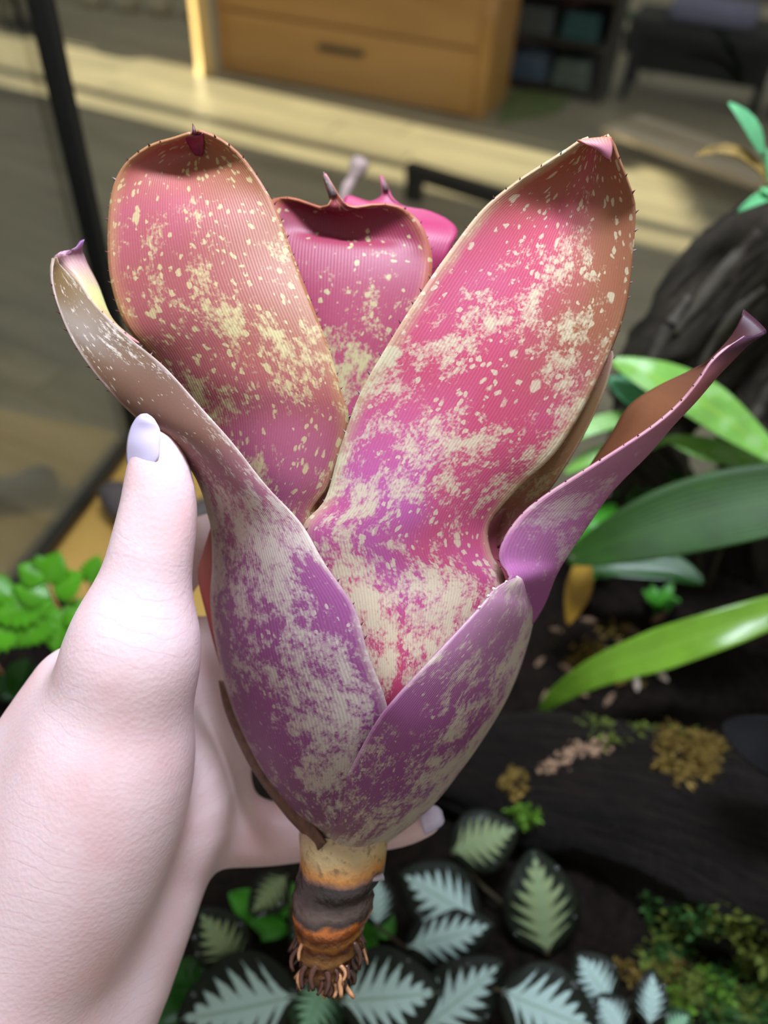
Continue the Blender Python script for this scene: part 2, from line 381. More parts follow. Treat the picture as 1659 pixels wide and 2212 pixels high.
# ------------------------------------------------------------------ bromeliad
def brom_mat(name, cols, dens, cream=(222, 212, 176), seed=0.0, edge=None, edge_w=0.10, rough=0.46, trans=0.12, dots=0.3, big=1.0, red=None, shade_flank=None):
    m, nt, b = newmat(name); L = nt.links.new
    un = N(nt, 'ShaderNodeUVMap', uv_map='norm'); up_ = N(nt, 'ShaderNodeUVMap', uv_map='cm')
    sp = N(nt, 'ShaderNodeSeparateXYZ'); L(un.outputs[0], sp.inputs[0]); u, v = sp.outputs[0], sp.outputs[1]
    spc = N(nt, 'ShaderNodeSeparateXYZ'); L(up_.outputs[0], spc.inputs[0])
    mp = N(nt, 'ShaderNodeMapping'); mp.inputs['Location'].default_value = (seed * 3.7, seed * 5.1, seed); mp.inputs['Scale'].default_value = (1.0, 0.62, 1)
    L(up_.outputs[0], mp.inputs[0])
    nb = N(nt, 'ShaderNodeTexNoise', i_Scale=0.55 * big, i_Detail=9.0, i_Roughness=0.70); L(mp.outputs[0], nb.inputs['Vector'])
    nm = N(nt, 'ShaderNodeTexNoise', i_Scale=3.0, i_Detail=4.0, i_Roughness=0.7); L(mp.outputs[0], nm.inputs['Vector'])
    low = N(nt, 'ShaderNodeTexNoise', i_Scale=0.35, i_Detail=2.0); L(mp.outputs[0], low.inputs['Vector'])
    nd = N(nt, 'ShaderNodeTexNoise', i_Scale=5.0, i_Detail=3.0); L(mp.outputs[0], nd.inputs['Vector'])
    vsc = N(nt, 'ShaderNodeVectorMath', operation='SCALE'); L(nd.outputs['Color'], vsc.inputs[0]); vsc.inputs['Scale'].default_value = 0.22
    vad = N(nt, 'ShaderNodeVectorMath', operation='ADD'); L(mp.outputs[0], vad.inputs[0]); L(vsc.outputs[0], vad.inputs[1])
    vo = N(nt, 'ShaderNodeTexVoronoi', i_Scale=2.4); L(vad.outputs[0], vo.inputs['Vector'])
    vo2 = N(nt, 'ShaderNodeTexVoronoi', i_Scale=6.5); L(vad.outputs[0], vo2.inputs['Vector'])
    dn_ = ramp(nt, v, dens)
    nf = N(nt, 'ShaderNodeTexNoise', i_Scale=15.0, i_Detail=2.0); L(mp.outputs[0], nf.inputs['Vector'])
    s = math_(nt, 'ADD', math_(nt, 'MULTIPLY', nb.outputs[0], 0.54), math_(nt, 'MULTIPLY', nm.outputs[0], 0.30))
    s = math_(nt, 'ADD', s, math_(nt, 'MULTIPLY', nf.outputs[0], 0.16))
    s = math_(nt, 'ADD', s, math_(nt, 'MULTIPLY', math_(nt, 'SUBTRACT', dn_, 0.5), 0.5))
    mb = ramp(nt, s, [(0.500, 0.0), (0.535, 0.55), (0.575, 1.0)])
    rc = N(nt, 'ShaderNodeSeparateColor'); L(vo.outputs['Color'], rc.inputs[0])
    rc2 = N(nt, 'ShaderNodeSeparateColor'); L(vo2.outputs['Color'], rc2.inputs[0])
    gate = math_(nt, 'MULTIPLY', math_(nt, 'SUBTRACT', rc.outputs[0], 1 - dots), 0.75)
    d1 = math_(nt, 'MULTIPLY', math_(nt, 'SUBTRACT', gate, math_(nt, 'ADD', vo.outputs['Distance'], math_(nt, 'MULTIPLY', nm.outputs[0], 0.12))), 14.0, clamp=True)
    d1 = math_(nt, 'ADD', d1, 1.0 * 0, clamp=True)
    gate2 = math_(nt, 'MULTIPLY', math_(nt, 'SUBTRACT', rc2.outputs[0], 1 - dots * 1.3), 0.8)
    d2 = math_(nt, 'MULTIPLY', math_(nt, 'SUBTRACT', gate2, vo2.outputs['Distance']), 12.0, clamp=True)
    mask = math_(nt, 'MAXIMUM', mb, math_(nt, 'MULTIPLY', math_(nt, 'MAXIMUM', d1, d2), 0.85))
    base = ramp(nt, v, cols)
    if red: base = mix(nt, ramp(nt, low.outputs[0], [(0.42, 0.0), (0.62, 0.75)]), base, red)
    if edge:
        e = math_(nt, 'MULTIPLY', math_(nt, 'ABSOLUTE', math_(nt, 'SUBTRACT', u, 0.5)), 2.0)
        e = math_(nt, 'ADD', e, math_(nt, 'MULTIPLY', math_(nt, 'SUBTRACT', nb.outputs[0], 0.5), 0.35))
        base = mix(nt, ramp(nt, e, [(1 - 2 * edge_w, 0.0), (1.0, 0.85)]), base, edge)
    if shade_flank:                                   # shade on one side of the blade, put into the colour as olive-brown
        fc, u0, u1, v0, v1, amt = shade_flank
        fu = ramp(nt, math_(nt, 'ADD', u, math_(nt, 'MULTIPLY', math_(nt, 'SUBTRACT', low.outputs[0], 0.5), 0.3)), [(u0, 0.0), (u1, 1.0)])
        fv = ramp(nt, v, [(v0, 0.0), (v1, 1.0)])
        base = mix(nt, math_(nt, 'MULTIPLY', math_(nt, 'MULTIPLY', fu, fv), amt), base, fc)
    col = mix(nt, math_(nt, 'MULTIPLY', mask, 0.80), base, lin(*cream))
    # fine veins along the blade
    ln = math_(nt, 'SINE', math_(nt, 'MULTIPLY', spc.outputs[0], 2 * math.pi * 14))
    tick = N(nt, 'ShaderNodeTexNoise', i_Scale=22.0, i_Detail=1.0); mp3 = N(nt, 'ShaderNodeMapping'); mp3.inputs['Scale'].default_value = (1, 0.45, 1)
    L(up_.outputs[0], mp3.inputs[0]); L(mp3.outputs[0], tick.inputs['Vector'])
    f = math_(nt, 'ADD', math_(nt, 'MULTIPLY', ln, 0.055), math_(nt, 'MULTIPLY_ADD', tick.outputs[0], 0.22, 0.87))
    cc = N(nt, 'ShaderNodeCombineColor')
    for i in range(3): L(f, cc.inputs[i])
    col = mix(nt, 1.0, col, cc.outputs[0], 'MULTIPLY')
    hs = N(nt, 'ShaderNodeHueSaturation'); hs.inputs['Saturation'].default_value = 0.92; hs.inputs['Value'].default_value = 0.76; L(col, hs.inputs['Color']); col = hs.outputs[0]
    L(col, b.inputs['Base Color']); b.inputs['Roughness'].default_value = rough
    b.inputs['Specular IOR Level'].default_value = 0.3
    h = math_(nt, 'ADD', math_(nt, 'MULTIPLY', ln, 0.5), math_(nt, 'MULTIPLY', nb.outputs[0], 1.5))
    bump(nt, b, h, 0.10, 0.0006)
    if trans:
        tr = N(nt, 'ShaderNodeBsdfTranslucent'); L(col, tr.inputs[0]); ms = N(nt, 'ShaderNodeMixShader'); ms.inputs[0].default_value = trans
        out = nt.nodes['Material Output']; L(b.outputs[0], ms.inputs[1]); L(tr.outputs[0], ms.inputs[2]); L(ms.outputs[0], out.inputs[0])
    return m
PUR = lin(150, 70, 132); PNK = lin(196, 66, 112); MAG = lin(176, 36, 92); ROSE = lin(180, 78, 96); ORG = lin(166, 84, 48); BRN = lin(128, 78, 44); OLV = lin(122, 96, 50); CRM = lin(206, 190, 150); TAN = lin(190, 160, 112)
m_A = brom_mat('leaf_purple', [(0.0, CRM), (0.07, lin(140, 84, 118)), (0.2, PUR), (0.45, lin(158, 74, 136)), (0.56, lin(176, 100, 130)), (0.66, lin(140, 94, 78)), (0.85, lin(104, 76, 46)), (1, OLV)],
               [(0, 0.55), (0.15, 0.50), (0.4, 0.55), (0.55, 0.60), (0.62, 0.44), (0.8, 0.40), (1, 0.45)], (218, 204, 186), 1.3, edge=lin(206, 180, 170), edge_w=0.06, dots=0.35)
m_B = brom_mat('leaf_mauve', [(0.0, CRM), (0.10, lin(150, 98, 120)), (0.3, lin(156, 82, 140)), (0.6, lin(164, 80, 142)), (1, lin(196, 140, 170))],
               [(0, 0.56), (0.2, 0.54), (0.5, 0.50), (1, 0.54)], (222, 208, 180), 2.9, edge=lin(200, 160, 170), edge_w=0.04, dots=0.35)
m_B2 = brom_mat('leaf_orchid', [(0.0, PUR), (0.3, lin(180, 92, 164)), (0.5, lin(186, 104, 160)), (0.72, lin(190, 120, 150)), (0.85, lin(176, 92, 96)), (0.95, lin(90, 40, 66)), (1, lin(60, 26, 52))],
                [(0, 0.46), (0.4, 0.46), (0.6, 0.48), (0.8, 0.3), (1, 0.1)], (216, 190, 190), 4.2, edge=lin(216, 160, 170), edge_w=0.04, dots=0.22)
m_B2i = brom_mat('leaf_orchid_inner', [(0.0, MAG), (0.4, lin(170, 60, 60)), (0.62, lin(150, 84, 42)), (0.8, lin(140, 84, 44)), (1, lin(70, 30, 50))],
                 [(0, 0.4), (0.6, 0.30), (1, 0.1)], (180, 150, 90), 5.2, dots=0.1, trans=0.25)
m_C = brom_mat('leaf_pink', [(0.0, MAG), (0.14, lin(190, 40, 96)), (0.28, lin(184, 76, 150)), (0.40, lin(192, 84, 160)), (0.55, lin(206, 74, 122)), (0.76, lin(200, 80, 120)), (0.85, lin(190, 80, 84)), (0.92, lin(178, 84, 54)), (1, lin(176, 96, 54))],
               [(0, 0.34), (0.10, 0.44), (0.16, 0.60), (0.25, 0.58), (0.32, 0.47), (0.42, 0.50), (0.55, 0.56), (0.66, 0.50), (0.8, 0.44), (0.92, 0.36), (1, 0.28)], (224, 216, 176), 7.4, edge=lin(200, 176, 128), edge_w=0.08, dots=0.5, red=lin(200, 52, 92), shade_flank=(lin(160, 98, 54), 0.52, 0.80, 0.58, 0.72, 0.9))
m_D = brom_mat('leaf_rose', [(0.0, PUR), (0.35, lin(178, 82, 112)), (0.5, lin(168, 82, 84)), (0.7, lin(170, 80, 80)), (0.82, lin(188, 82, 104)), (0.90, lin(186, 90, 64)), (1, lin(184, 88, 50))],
               [(0, 0.5), (0.4, 0.49), (0.6, 0.46), (0.72, 0.47), (0.82, 0.38), (1, 0.30)], (212, 202, 138), 9.1, edge=lin(186, 132, 76), edge_w=0.09, dots=0.5, red=lin(164, 74, 66), shade_flank=(lin(164, 100, 58), 0.40, 0.85, 0.40, 0.55, 0.8))
m_E = brom_mat('leaf_magenta', [(0.0, lin(184, 66, 104)), (0.4, lin(170, 54, 90)), (0.7, lin(150, 34, 70)), (0.86, lin(146, 34, 56)), (0.93, lin(190, 76, 60)), (1, lin(206, 120, 140))],
               [(0, 0.5), (0.35, 0.52), (0.55, 0.44), (0.7, 0.34), (1, 0.1)], (206, 206, 140), 11.7, edge=lin(190, 108, 60), edge_w=0.09, dots=0.42)
m_F = brom_mat('leaf_crimson', [(0.0, lin(170, 20, 84)), (0.8, lin(176, 24, 92)), (1, lin(190, 60, 110))], [(0, 0.3), (1, 0.1)], (206, 150, 150), 13.0, dots=0.12)
m_G = brom_mat('leaf_tan', [(0.0, ROSE), (0.3, lin(170, 120, 76)), (0.7, lin(160, 122, 70)), (1, lin(186, 120, 110))], [(0, 0.5), (0.6, 0.42), (1, 0.4)], (214, 200, 140), 15.0, edge=lin(226, 206, 170), edge_w=0.10, dots=0.2, trans=0.25)
m_I = brom_mat('leaf_red_sheath', [(0.0, lin(206, 60, 60)), (0.5, lin(190, 70, 96)), (1, lin(186, 110, 120))], [(0, 0.4), (1, 0.4)], (220, 190, 180), 17.0, dots=0.1)
m_H = brom_mat('leaf_orange_sheath', [(0.0, lin(150, 80, 90)), (0.45, lin(186, 90, 100)), (0.72, lin(196, 66, 62)), (0.85, lin(196, 100, 84)), (1, lin(180, 100, 100))], [(0, 0.4), (1, 0.3)], (214, 180, 140), 19.0, dots=0.1)
m_tip = brom_mat('leaf_curled_tip', [(0.0, lin(222, 140, 140)), (0.45, lin(220, 206, 130)), (0.8, lin(214, 160, 170)), (1, lin(150, 90, 160))], [(0, 0.4), (0.5, 0.5), (1, 0.1)], (220, 220, 140), 21.0, dots=0.1, trans=0.2)
m_hood = brom_mat('leaf_tip_hood', [(0.0, lin(206, 120, 80)), (0.5, lin(206, 130, 150)), (1, lin(150, 50, 80))], [(0, 0.3), (1, 0.1)], (220, 190, 160), 23.0, dots=0.1, trans=0.2)
m_hoodD = simple('leaf_tip_maroon', lin(112, 24, 58), 0.4, 0.3, 300)
m_spine = simple('spine_dark', lin(84, 34, 46), 0.5, 0.3)
m_dry = simple('dry_spine', lin(96, 80, 78), 0.8, 0.6, 900)

TOC = -ROT[:, 2] * -1.0            # toward the camera
TOC = ROT[:, 2]
brom = empty('bromeliad', P(720, 2120, 0.245), 'large pink and purple bromeliad with cream speckles held in the hand', 'plant')
def patch(rows, nr=64, ncl=28, name='leaf', mats=None, parent=None, solid=0.0009, wav=0.0, seed=0, keel=0.0, bs=1.0):
    R = []
    for r in rows:
        if len(r) == 3 and not isinstance(r[2], (tuple, list)):
            Lp, Rp, b = r; Lw_, Rw = P(*Lp), P(*Rp); R.append([Lw_, (Lw_ + Rw) / 2 + TOC * b * bs, Rw, keel])
        else:
            R.append([P(*r[0]), P(*r[1]), P(*r[2]), 1])
    A = np.array([np.concatenate(x[:3]) for x in R]); ex = np.array([x[3] for x in R])
    seg = np.concatenate([[0], np.cumsum(np.linalg.norm(np.diff(A[:, 3:6], axis=0), axis=1) + 1e-4)])
    # resample by index but weight rows by arc length
    tt = np.interp(np.linspace(0, seg[-1], nr), seg, np.arange(len(A)))
    vs, uvn, uvc = [], [], []
    Wm = np.mean(np.linalg.norm(A[:, 6:9] - A[:, 0:3], axis=1)) * 100 * 1.15; Lm = seg[-1] * 100
    rg = np.random.RandomState(seed + 3); ph = rg.uniform(0, 6.28, 4)
    for i, t in enumerate(tt):
        k = min(int(t), len(A) - 2); w = t - k
        p0, p1, p2, p3 = A[max(k - 1, 0)], A[k], A[k + 1], A[min(k + 2, len(A) - 1)]
        q = 0.5 * ((2 * p1) + (-p0 + p2) * w + (2 * p0 - 5 * p1 + 4 * p2 - p3) * w * w + (-p0 + 3 * p1 - 3 * p2 + p3) * w ** 3)
        e = ex[k] * (1 - w) + ex[k + 1] * w
        Lq, Mq, Rq = q[:3], q[3:6], q[6:9]; v = i / (nr - 1)
        for j in range(ncl):
            u = j / (ncl - 1)
            par = Lq * (2 * (u - .5) * (u - 1)) + Mq * (-4 * u * (u - 1)) + Rq * (2 * u * (u - .5))
            if e > 0.01:
                if u < .5: w2 = u * 2; lnq = Lq * (1 - w2) + Mq * w2
                else: w2 = u * 2 - 1; lnq = Mq * (1 - w2) + Rq * w2
                par = par * (1 - 0.55 * e) + lnq * 0.55 * e
            if wav:
                ed = abs(u - .5) * 2
                par = par + TOC * wav * ((ed ** 2) * math.sin(v * 13 + ph[0] + (2 if u > .5 else 0)) * math.sin(math.pi * v) + 0.4 * math.sin(u * 5 + ph[1] + v * 4))
            vs.append(par); uvn.append((u, v)); uvc.append((u * Wm, v * Lm))
    fs = [(i * ncl + j, i * ncl + j + 1, (i + 1) * ncl + j + 1, (i + 1) * ncl + j) for i in range(nr - 1) for j in range(ncl - 1)]
    o = mk(name, vs, fs, mats, parent, True, {'norm': uvn, 'cm': uvc}, None, solid)
    return o, np.array(vs).reshape(nr, ncl, 3)
def spines(G, leaf, sides, v0, v1, step=0.0042, size=0.0011):
    b = MB(); nr = G.shape[0]
    for sd_ in sides:
        c = G[:, 0] if sd_ == 'L' else G[:, -1]; inn = G[:, 3] if sd_ == 'L' else G[:, -4]
        acc = 0
        for i in range(max(1, int(v0 * nr)), int(v1 * nr) - 1):
            acc += np.linalg.norm(c[i] - c[i - 1])
            if acc < step: continue
            acc = random.uniform(-0.3, 0.3) * step
            out = c[i] - inn[i]; out /= np.linalg.norm(out) + 1e-9; al = c[i + 1] - c[i - 1]; al /= np.linalg.norm(al) + 1e-9
            s = size * random.uniform(0.6, 1.2); w = s * 0.42; p = c[i] - out * s * 0.2; n = np.cross(out, al)
            tip = p + out * s * 1.25 + al * s * 0.9
            b.add([p - al * w, p + n * w * 0.7, p + al * w, p - n * w * 0.7, tip], [(0, 1, 4), (1, 2, 4), (2, 3, 4), (3, 0, 4), (3, 2, 1, 0)])
    if b.v: tag(b.build('margin_spines', m_spine, leaf), kind='stuff')
def tipspine(pts, r, leaf, mat):
    b = MB(); n = len(pts); b.tube([P(*p) for p in pts], [r * (1 - 0.85 * i / (n - 1)) for i in range(n)], 8, wob=0.15); b.build('tip_spine', mat, leaf, True)

# right inner leaves first (rear of the rosette)
o, G = patch([((690, 760, .262), (900, 760, .262), .004), ((715, 640, .262), (940, 620, .256), .004), ((732, 520, .263), (972, 540, .254), .004), ((738, 470, .264), (988, 500, .255), .002),
              ((741, 440, .266), (850, 480, .262), (968, 474, .258)), ((752, 423, .267), (846, 458, .264), (925, 455, .262)), ((795, 437, .267), (840, 446, .265), (880, 447, .264)),
              ((824, 424, .266), (836, 425, .266), (849, 430, .265)), ((825, 400, .266), (830, 400, .266), (836, 401, .266)), ((822, 382, .267), (824, 381, .267), (826, 382, .267))], mats=m_F, parent=brom, wav=.0008, seed=1)
spines(G, o, 'LR', .35, .85); tipspine([(833, 412, .265), (829, 396, .2655), (824, 379, .267)], .0011, o, m_dry)
o, G = patch([((560, 900, .246), (850, 905, .240), .004), ((580, 780, .245), (880, 790, .239), .004), ((575, 690, .244), (905, 690, .239), .004), ((562, 600, .244), (930, 600, .239), .003), ((565, 520, .245), (932, 545, .240), .001),
              ((573, 462, .244), (745, 520, .2465), (915, 495, .240)), ((586, 432, .2445), (742, 484, .2455), (893, 467, .2405)), ((618, 426, .2435), (738, 464, .2435), (862, 449, .2398)), ((655, 436, .2418), (733, 457, .2415), (820, 442, .2395)),
              ((690, 450, .2398), (732, 449, .2396), (775, 450, .2392)), ((713, 437, .2396), (729, 436, .2396), (746, 441, .2396)), ((706, 405, .2400), (714, 404, .2400), (722, 406, .2400)), ((699, 378, .241), (701, 377, .241), (703, 378, .241))], mats=m_E, parent=brom, wav=.0010, seed=2)
spines(G, o, 'LR', .5, .86); tipspine([(720, 425, .2393), (712, 402, .2398), (704, 386, .2404), (699, 372, .241)], .0014, o, m_dry)
# far-side leaves that close the rosette
for k, (x0, x1, xt, yt) in enumerate([(690, 850, 690, 620), (830, 1000, 1010, 640)]):
    o, G = patch([((x0 + 60, 1500, .270), (x1 - 40, 1500, .270), -.006), ((x0 - 10, 1200, .278), (x1 + 30, 1200, .278), -.008), ((x0 + 10, 900, .296), (x1 + 30, 900, .296), -.012), ((x0 + 40, 720, .305), (x1 - 20, 720, .305), -.008), ((xt + 80, yt + 30, .312), (xt + 100, yt + 30, .312), -.001)], 36, 18, mats=m_E, parent=brom, seed=40 + k)
# left broad leaf D
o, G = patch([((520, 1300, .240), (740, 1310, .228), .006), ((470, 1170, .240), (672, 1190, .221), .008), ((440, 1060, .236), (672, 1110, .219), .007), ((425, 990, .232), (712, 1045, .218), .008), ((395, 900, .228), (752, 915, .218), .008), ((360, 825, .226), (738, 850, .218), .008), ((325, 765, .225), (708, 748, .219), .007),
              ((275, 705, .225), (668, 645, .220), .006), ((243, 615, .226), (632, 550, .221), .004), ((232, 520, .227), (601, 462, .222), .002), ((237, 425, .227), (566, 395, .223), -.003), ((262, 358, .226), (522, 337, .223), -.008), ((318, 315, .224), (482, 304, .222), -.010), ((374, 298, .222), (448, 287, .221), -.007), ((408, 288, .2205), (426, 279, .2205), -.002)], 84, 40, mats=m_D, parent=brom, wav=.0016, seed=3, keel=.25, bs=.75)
spines(G, o, 'LR', .22, .97); tipspine([(421, 290, .2208), (419, 280, .2205), (416, 267, .2203)], .0009, o, m_spine)
h, _ = patch([((400, 292, .2212), (438, 287, .2210), -.001), ((403, 304, .2240), (440, 302, .2232), -.001), ((410, 318, .2265), (440, 318, .2255), -.0005), ((422, 334, .2290), (437, 336, .2282), 0)], 12, 10, 'tip_hood', m_hoodD, o, .0006)
# tan leaf behind right broad leaf, red sheath in the notch
o, G = patch([((1040, 1200, .234), (1130, 1150, .232), .002), ((1060, 1120, .234), (1168, 1082, .231), .003), ((1110, 1050, .234), (1205, 1030, .230), .003), ((1170, 970, .234), (1262, 935, .230), .003), ((1225, 880, .235), (1302, 850, .231), .002), ((1262, 800, .236), (1324, 775, .233), .001), ((1300, 756, .237), (1316, 750, .236), 0)], 50, 18, mats=m_G, parent=brom, wav=.0005, seed=4)
spines(G, o, 'R', .3, .95)
o, G = patch([((1010, 1380, .226), (1110, 1380, .236), .004), ((1040, 1290, .227), (1130, 1285, .238), .002), ((1048, 1200, .228), (1130, 1200, .240), 0), ((1056, 1140, .229), (1145, 1130, .240), 0), ((1085, 1100, .230), (1165, 1082, .238), 0)], 30, 14, mats=m_I, parent=brom, seed=5)
# right arching leaf B2 (folded channel)
o, G = patch([((880, 1560, .226), (1010, 1560, .236), (1050, 1540, .252)), ((960, 1430, .224), (1080, 1430, .240), (1115, 1420, .254)), ((1040, 1330, .221), (1163, 1324, .243), (1140, 1325, .255)), ((1098, 1255, .219), (1198, 1246, .233), (1150, 1245, .251)),
              ((1080, 1215, .220), (1218, 1210, .231), (1165, 1205, .251)), ((1082, 1180, .220), (1238, 1180, .230), (1180, 1175, .251)), ((1112, 1128, .220), (1275, 1124, .228), (1225, 1115, .250)), ((1170, 1075, .219), (1322, 1060, .226), (1262, 1030, .250)),
              ((1310, 986, .216), (1400, 980, .224), (1318, 945, .248)), ((1402, 926, .214), (1452, 918, .222), (1360, 878, .246)), ((1462, 876, .213), (1503, 864, .220), (1418, 838, .243)), ((1503, 828, .212), (1547, 813, .218), (1490, 803, .236)),
              ((1534, 782, .212), (1585, 774, .217), (1536, 774, .226)), ((1566, 752, .212), (1617, 742, .216), (1578, 730, .222)), ((1588, 738, .213), (1640, 727, .216), (1598, 695, .220)), ((1604, 728, .214), (1656, 716, .216), (1606, 670, .221))], 84, 30, mats=[m_B2, m_B2i], parent=brom, wav=.0004, seed=6)
spines(G, o, 'L', .35, .95)
# right broad leaf C
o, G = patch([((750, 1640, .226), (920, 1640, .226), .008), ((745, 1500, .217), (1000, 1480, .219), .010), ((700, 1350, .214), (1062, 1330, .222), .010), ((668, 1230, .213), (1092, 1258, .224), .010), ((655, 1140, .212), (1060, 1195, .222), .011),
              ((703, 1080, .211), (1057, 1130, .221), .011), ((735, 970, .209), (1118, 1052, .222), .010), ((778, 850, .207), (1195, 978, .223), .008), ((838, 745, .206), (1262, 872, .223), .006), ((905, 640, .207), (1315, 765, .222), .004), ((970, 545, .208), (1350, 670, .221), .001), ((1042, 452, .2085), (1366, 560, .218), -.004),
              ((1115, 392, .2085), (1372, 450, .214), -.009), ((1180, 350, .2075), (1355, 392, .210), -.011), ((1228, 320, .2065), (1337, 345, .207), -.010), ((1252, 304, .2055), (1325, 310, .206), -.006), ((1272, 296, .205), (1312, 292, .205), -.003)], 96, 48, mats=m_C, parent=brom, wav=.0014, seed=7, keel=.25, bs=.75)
spines(G, o, 'LR', .30, .98)
h, _ = patch([((1247, 304, .2048), (1320, 297, .2048), .0004), ((1264, 312, .2040), (1322, 318, .2045), .0006), ((1290, 322, .2040), (1320, 335, .2048), .0004), ((1308, 342, .2048), (1316, 347, .2052), 0)], 14, 14, 'tip_hood', m_hood, o, .0006)
# orange sheath edge behind the thumb side, dry brown sheath
o, G = patch([((690, 1805, .248), (725, 1800, .247), 0), ((600, 1700, .250), (660, 1690, .247), 0), ((530, 1580, .254), (600, 1570, .249), 0), ((478, 1440, .256), (560, 1440, .250), 0), ((448, 1330, .256), (530, 1330, .250), 0), ((429, 1245, .255), (520, 1240, .248), 0), ((441, 1190, .252), (510, 1180, .245), 0), ((458, 1135, .246), (500, 1120, .240), 0)], 40, 12, mats=m_H, parent=brom, seed=8)
# left lower leaf A
o, G = patch([((655, 1795, .247), (785, 1835, .236), .004), ((608, 1725, .248), (790, 1745, .224), .008), ((555, 1645, .249), (815, 1640, .214), .012), ((504, 1530, .250), (838, 1540, .207), .014), ((470, 1400, .249), (795, 1410, .203), .013), ((457, 1300, .247), (766, 1312, .203), .012),
              ((462, 1215, .241), (702, 1218, .205), .009), ((457, 1128, .232), (650, 1130, .207), .006), ((428, 1035, .222), (574, 1048, .207), .004), ((375, 965, .216), (502, 957, .207), .003), ((308, 912, .213), (440, 887, .208), .002), ((228, 835, .212), (360, 797, .211), .001),
              ((162, 745, .213), (285, 735, .216), 0), ((128, 670, .214), (212, 668, .220), 0), ((113, 615, .215), (166, 608, .223), 0), ((112, 580, .216), (130, 575, .223), 0), ((116, 558, .217), (120, 556, .220), 0)], 96, 40, mats=m_A, parent=brom, wav=.0006, seed=9)
spines(G, o, 'L', .62, .98); spines(G, o, 'R', .35, .98)
leafA = o
h, Gh = patch([((282, 733, .2165), (300, 742, .2175), 0), ((212, 668, .2205), (243, 692, .224), .001), ((166, 608, .2232), (212, 618, .229), .002), ((130, 575, .2232), (190, 575, .230), .003), ((117, 556, .2205), (180, 552, .229), .003), ((146, 548, .2225), (176, 540, .227), .001), ((166, 532, .2245), (178, 528, .226), 0), ((174, 521, .2252), (181, 517, .226), 0)], 40, 14, 'leaf_tip', m_tip, leafA, .0008)
# front right sheath B1
o, G = patch([((690, 1812, .238), (836, 1818, .247), .008), ((716, 1735, .225), (926, 1745, .249), .012), ((762, 1652, .212), (1000, 1655, .250), .014), ((805, 1572, .203), (1062, 1562, .250), .014), ((850, 1512, .199), (1106, 1480, .250), .012), ((930, 1425, .199), (1134, 1405, .249), .009), ((1036, 1312, .206), (1152, 1330, .244), .006), ((1064, 1276, .210), (1150, 1290, .238), .004), ((1098, 1254, .215), (1142, 1258, .231), .002), ((1118, 1248, .220), (1130, 1249, .226), 0)], 70, 36, mats=m_B, parent=brom, wav=.0004, seed=10)
leafB = o
# ragged torn rim on top of the front sheath
rb = MB(); rim = G[int(70 * .86):, 0]
for i in range(len(rim)):
    p = rim[i]; q = p + TOC * .0004; d_ = np.array(P(1060, 1255, .21)) - np.array(P(1075, 1270, .21)); d_ /= np.linalg.norm(d_)
    if i % 2: rb.tube([q, q + d_ * random.uniform(.0003, .0007)], [.0005, .0003], 5)
if rb.v: tag(rb.build('torn_rim', simple('torn_rim', lin(226, 214, 190), 0.7), leafB), kind='stuff')
m_dryl = simple('dry_sheath', lin(92, 62, 46), 0.55, 0.5, 300, bumpd=.0005)
o, G = patch([((474, 1470, .255), (480, 1471, .254), 0), ((492, 1545, .253), (515, 1545, .251), .001), ((543, 1655, .250), (570, 1642, .247), .001), ((609, 1748, .245), (636, 1734, .241), .001), ((656, 1800, .239), (680, 1784, .234), .001), ((690, 1836, .2325), (704, 1820, .231), 0)], 40, 8, 'dry_sheath', m_dryl, brom, .0010)

# stem, rings and roots
def stem_mat():
    m, nt, b = newmat('stem_rings'); L = nt.links.new
    un = N(nt, 'ShaderNodeUVMap', uv_map='norm'); sp = N(nt, 'ShaderNodeSeparateXYZ'); L(un.outputs[0], sp.inputs[0])
    tcx = N(nt, 'ShaderNodeTexCoord'); nz = N(nt, 'ShaderNodeTexNoise', i_Scale=130.0, i_Detail=5.0); L(tcx.outputs['Object'], nz.inputs['Vector'])
    nz2 = N(nt, 'ShaderNodeTexNoise', i_Scale=420.0, i_Detail=4.0); L(tcx.outputs['Object'], nz2.inputs['Vector'])
    v = math_(nt, 'ADD', sp.outputs[1], math_(nt, 'MULTIPLY', math_(nt, 'SUBTRACT', nz.outputs[0], 0.5), 0.13))
    c = ramp(nt, v, [(0.0, lin(176, 148, 120)), (0.13, lin(192, 166, 120)), (0.23, lin(196, 132, 66)), (0.28, lin(120, 84, 70)), (0.30, lin(52, 44, 44)), (0.42, lin(60, 48, 44)), (0.48, lin(82, 66, 58)), (0.53, lin(44, 36, 34)), (0.56, lin(168, 92, 36)), (0.62, lin(110, 60, 34)), (0.66, lin(186, 126, 66)), (0.70, lin(92, 46, 28)), (0.77, lin(176, 128, 78)), (0.82, lin(84, 44, 28)), (0.88, lin(160, 112, 70)), (0.93, lin(66, 36, 26)), (1.0, lin(52, 30, 24))][:17])
    c = mix(nt, ramp(nt, nz2.outputs[0], [(0.55, 0.0), (0.7, 0.55)]), c, lin(46, 34, 30))
    L(c, b.inputs['Base Color']); b.inputs['Roughness'].default_value = 0.28; b.inputs['Specular IOR Level'].default_value = 0.6
    bump(nt, b, nz2.outputs[0], 0.5, 0.0012); return m
m_stem = stem_mat()
prof = [(742, 1775, 92), (741, 1800, 96), (740, 1830, 94), (739, 1862, 92), (737, 1885, 92), (733, 1900, 91), (728, 1905, 86), (722, 1925, 84), (720, 1932, 88), (718, 1955, 85), (716, 1962, 88), (714, 1985, 82), (713, 1990, 76), (712, 2006, 76), (711, 2010, 70), (711, 2026, 71), (710, 2030, 66), (709, 2050, 66), (708, 2054, 60), (707, 2072, 60), (706, 2078, 54), (706, 2096, 50), (706, 2112, 36), (708, 2122, 12)]
vs, fs, uv = [], [], []; n = 40
SX, SY = ROT[:, 0], ROT[:, 1]
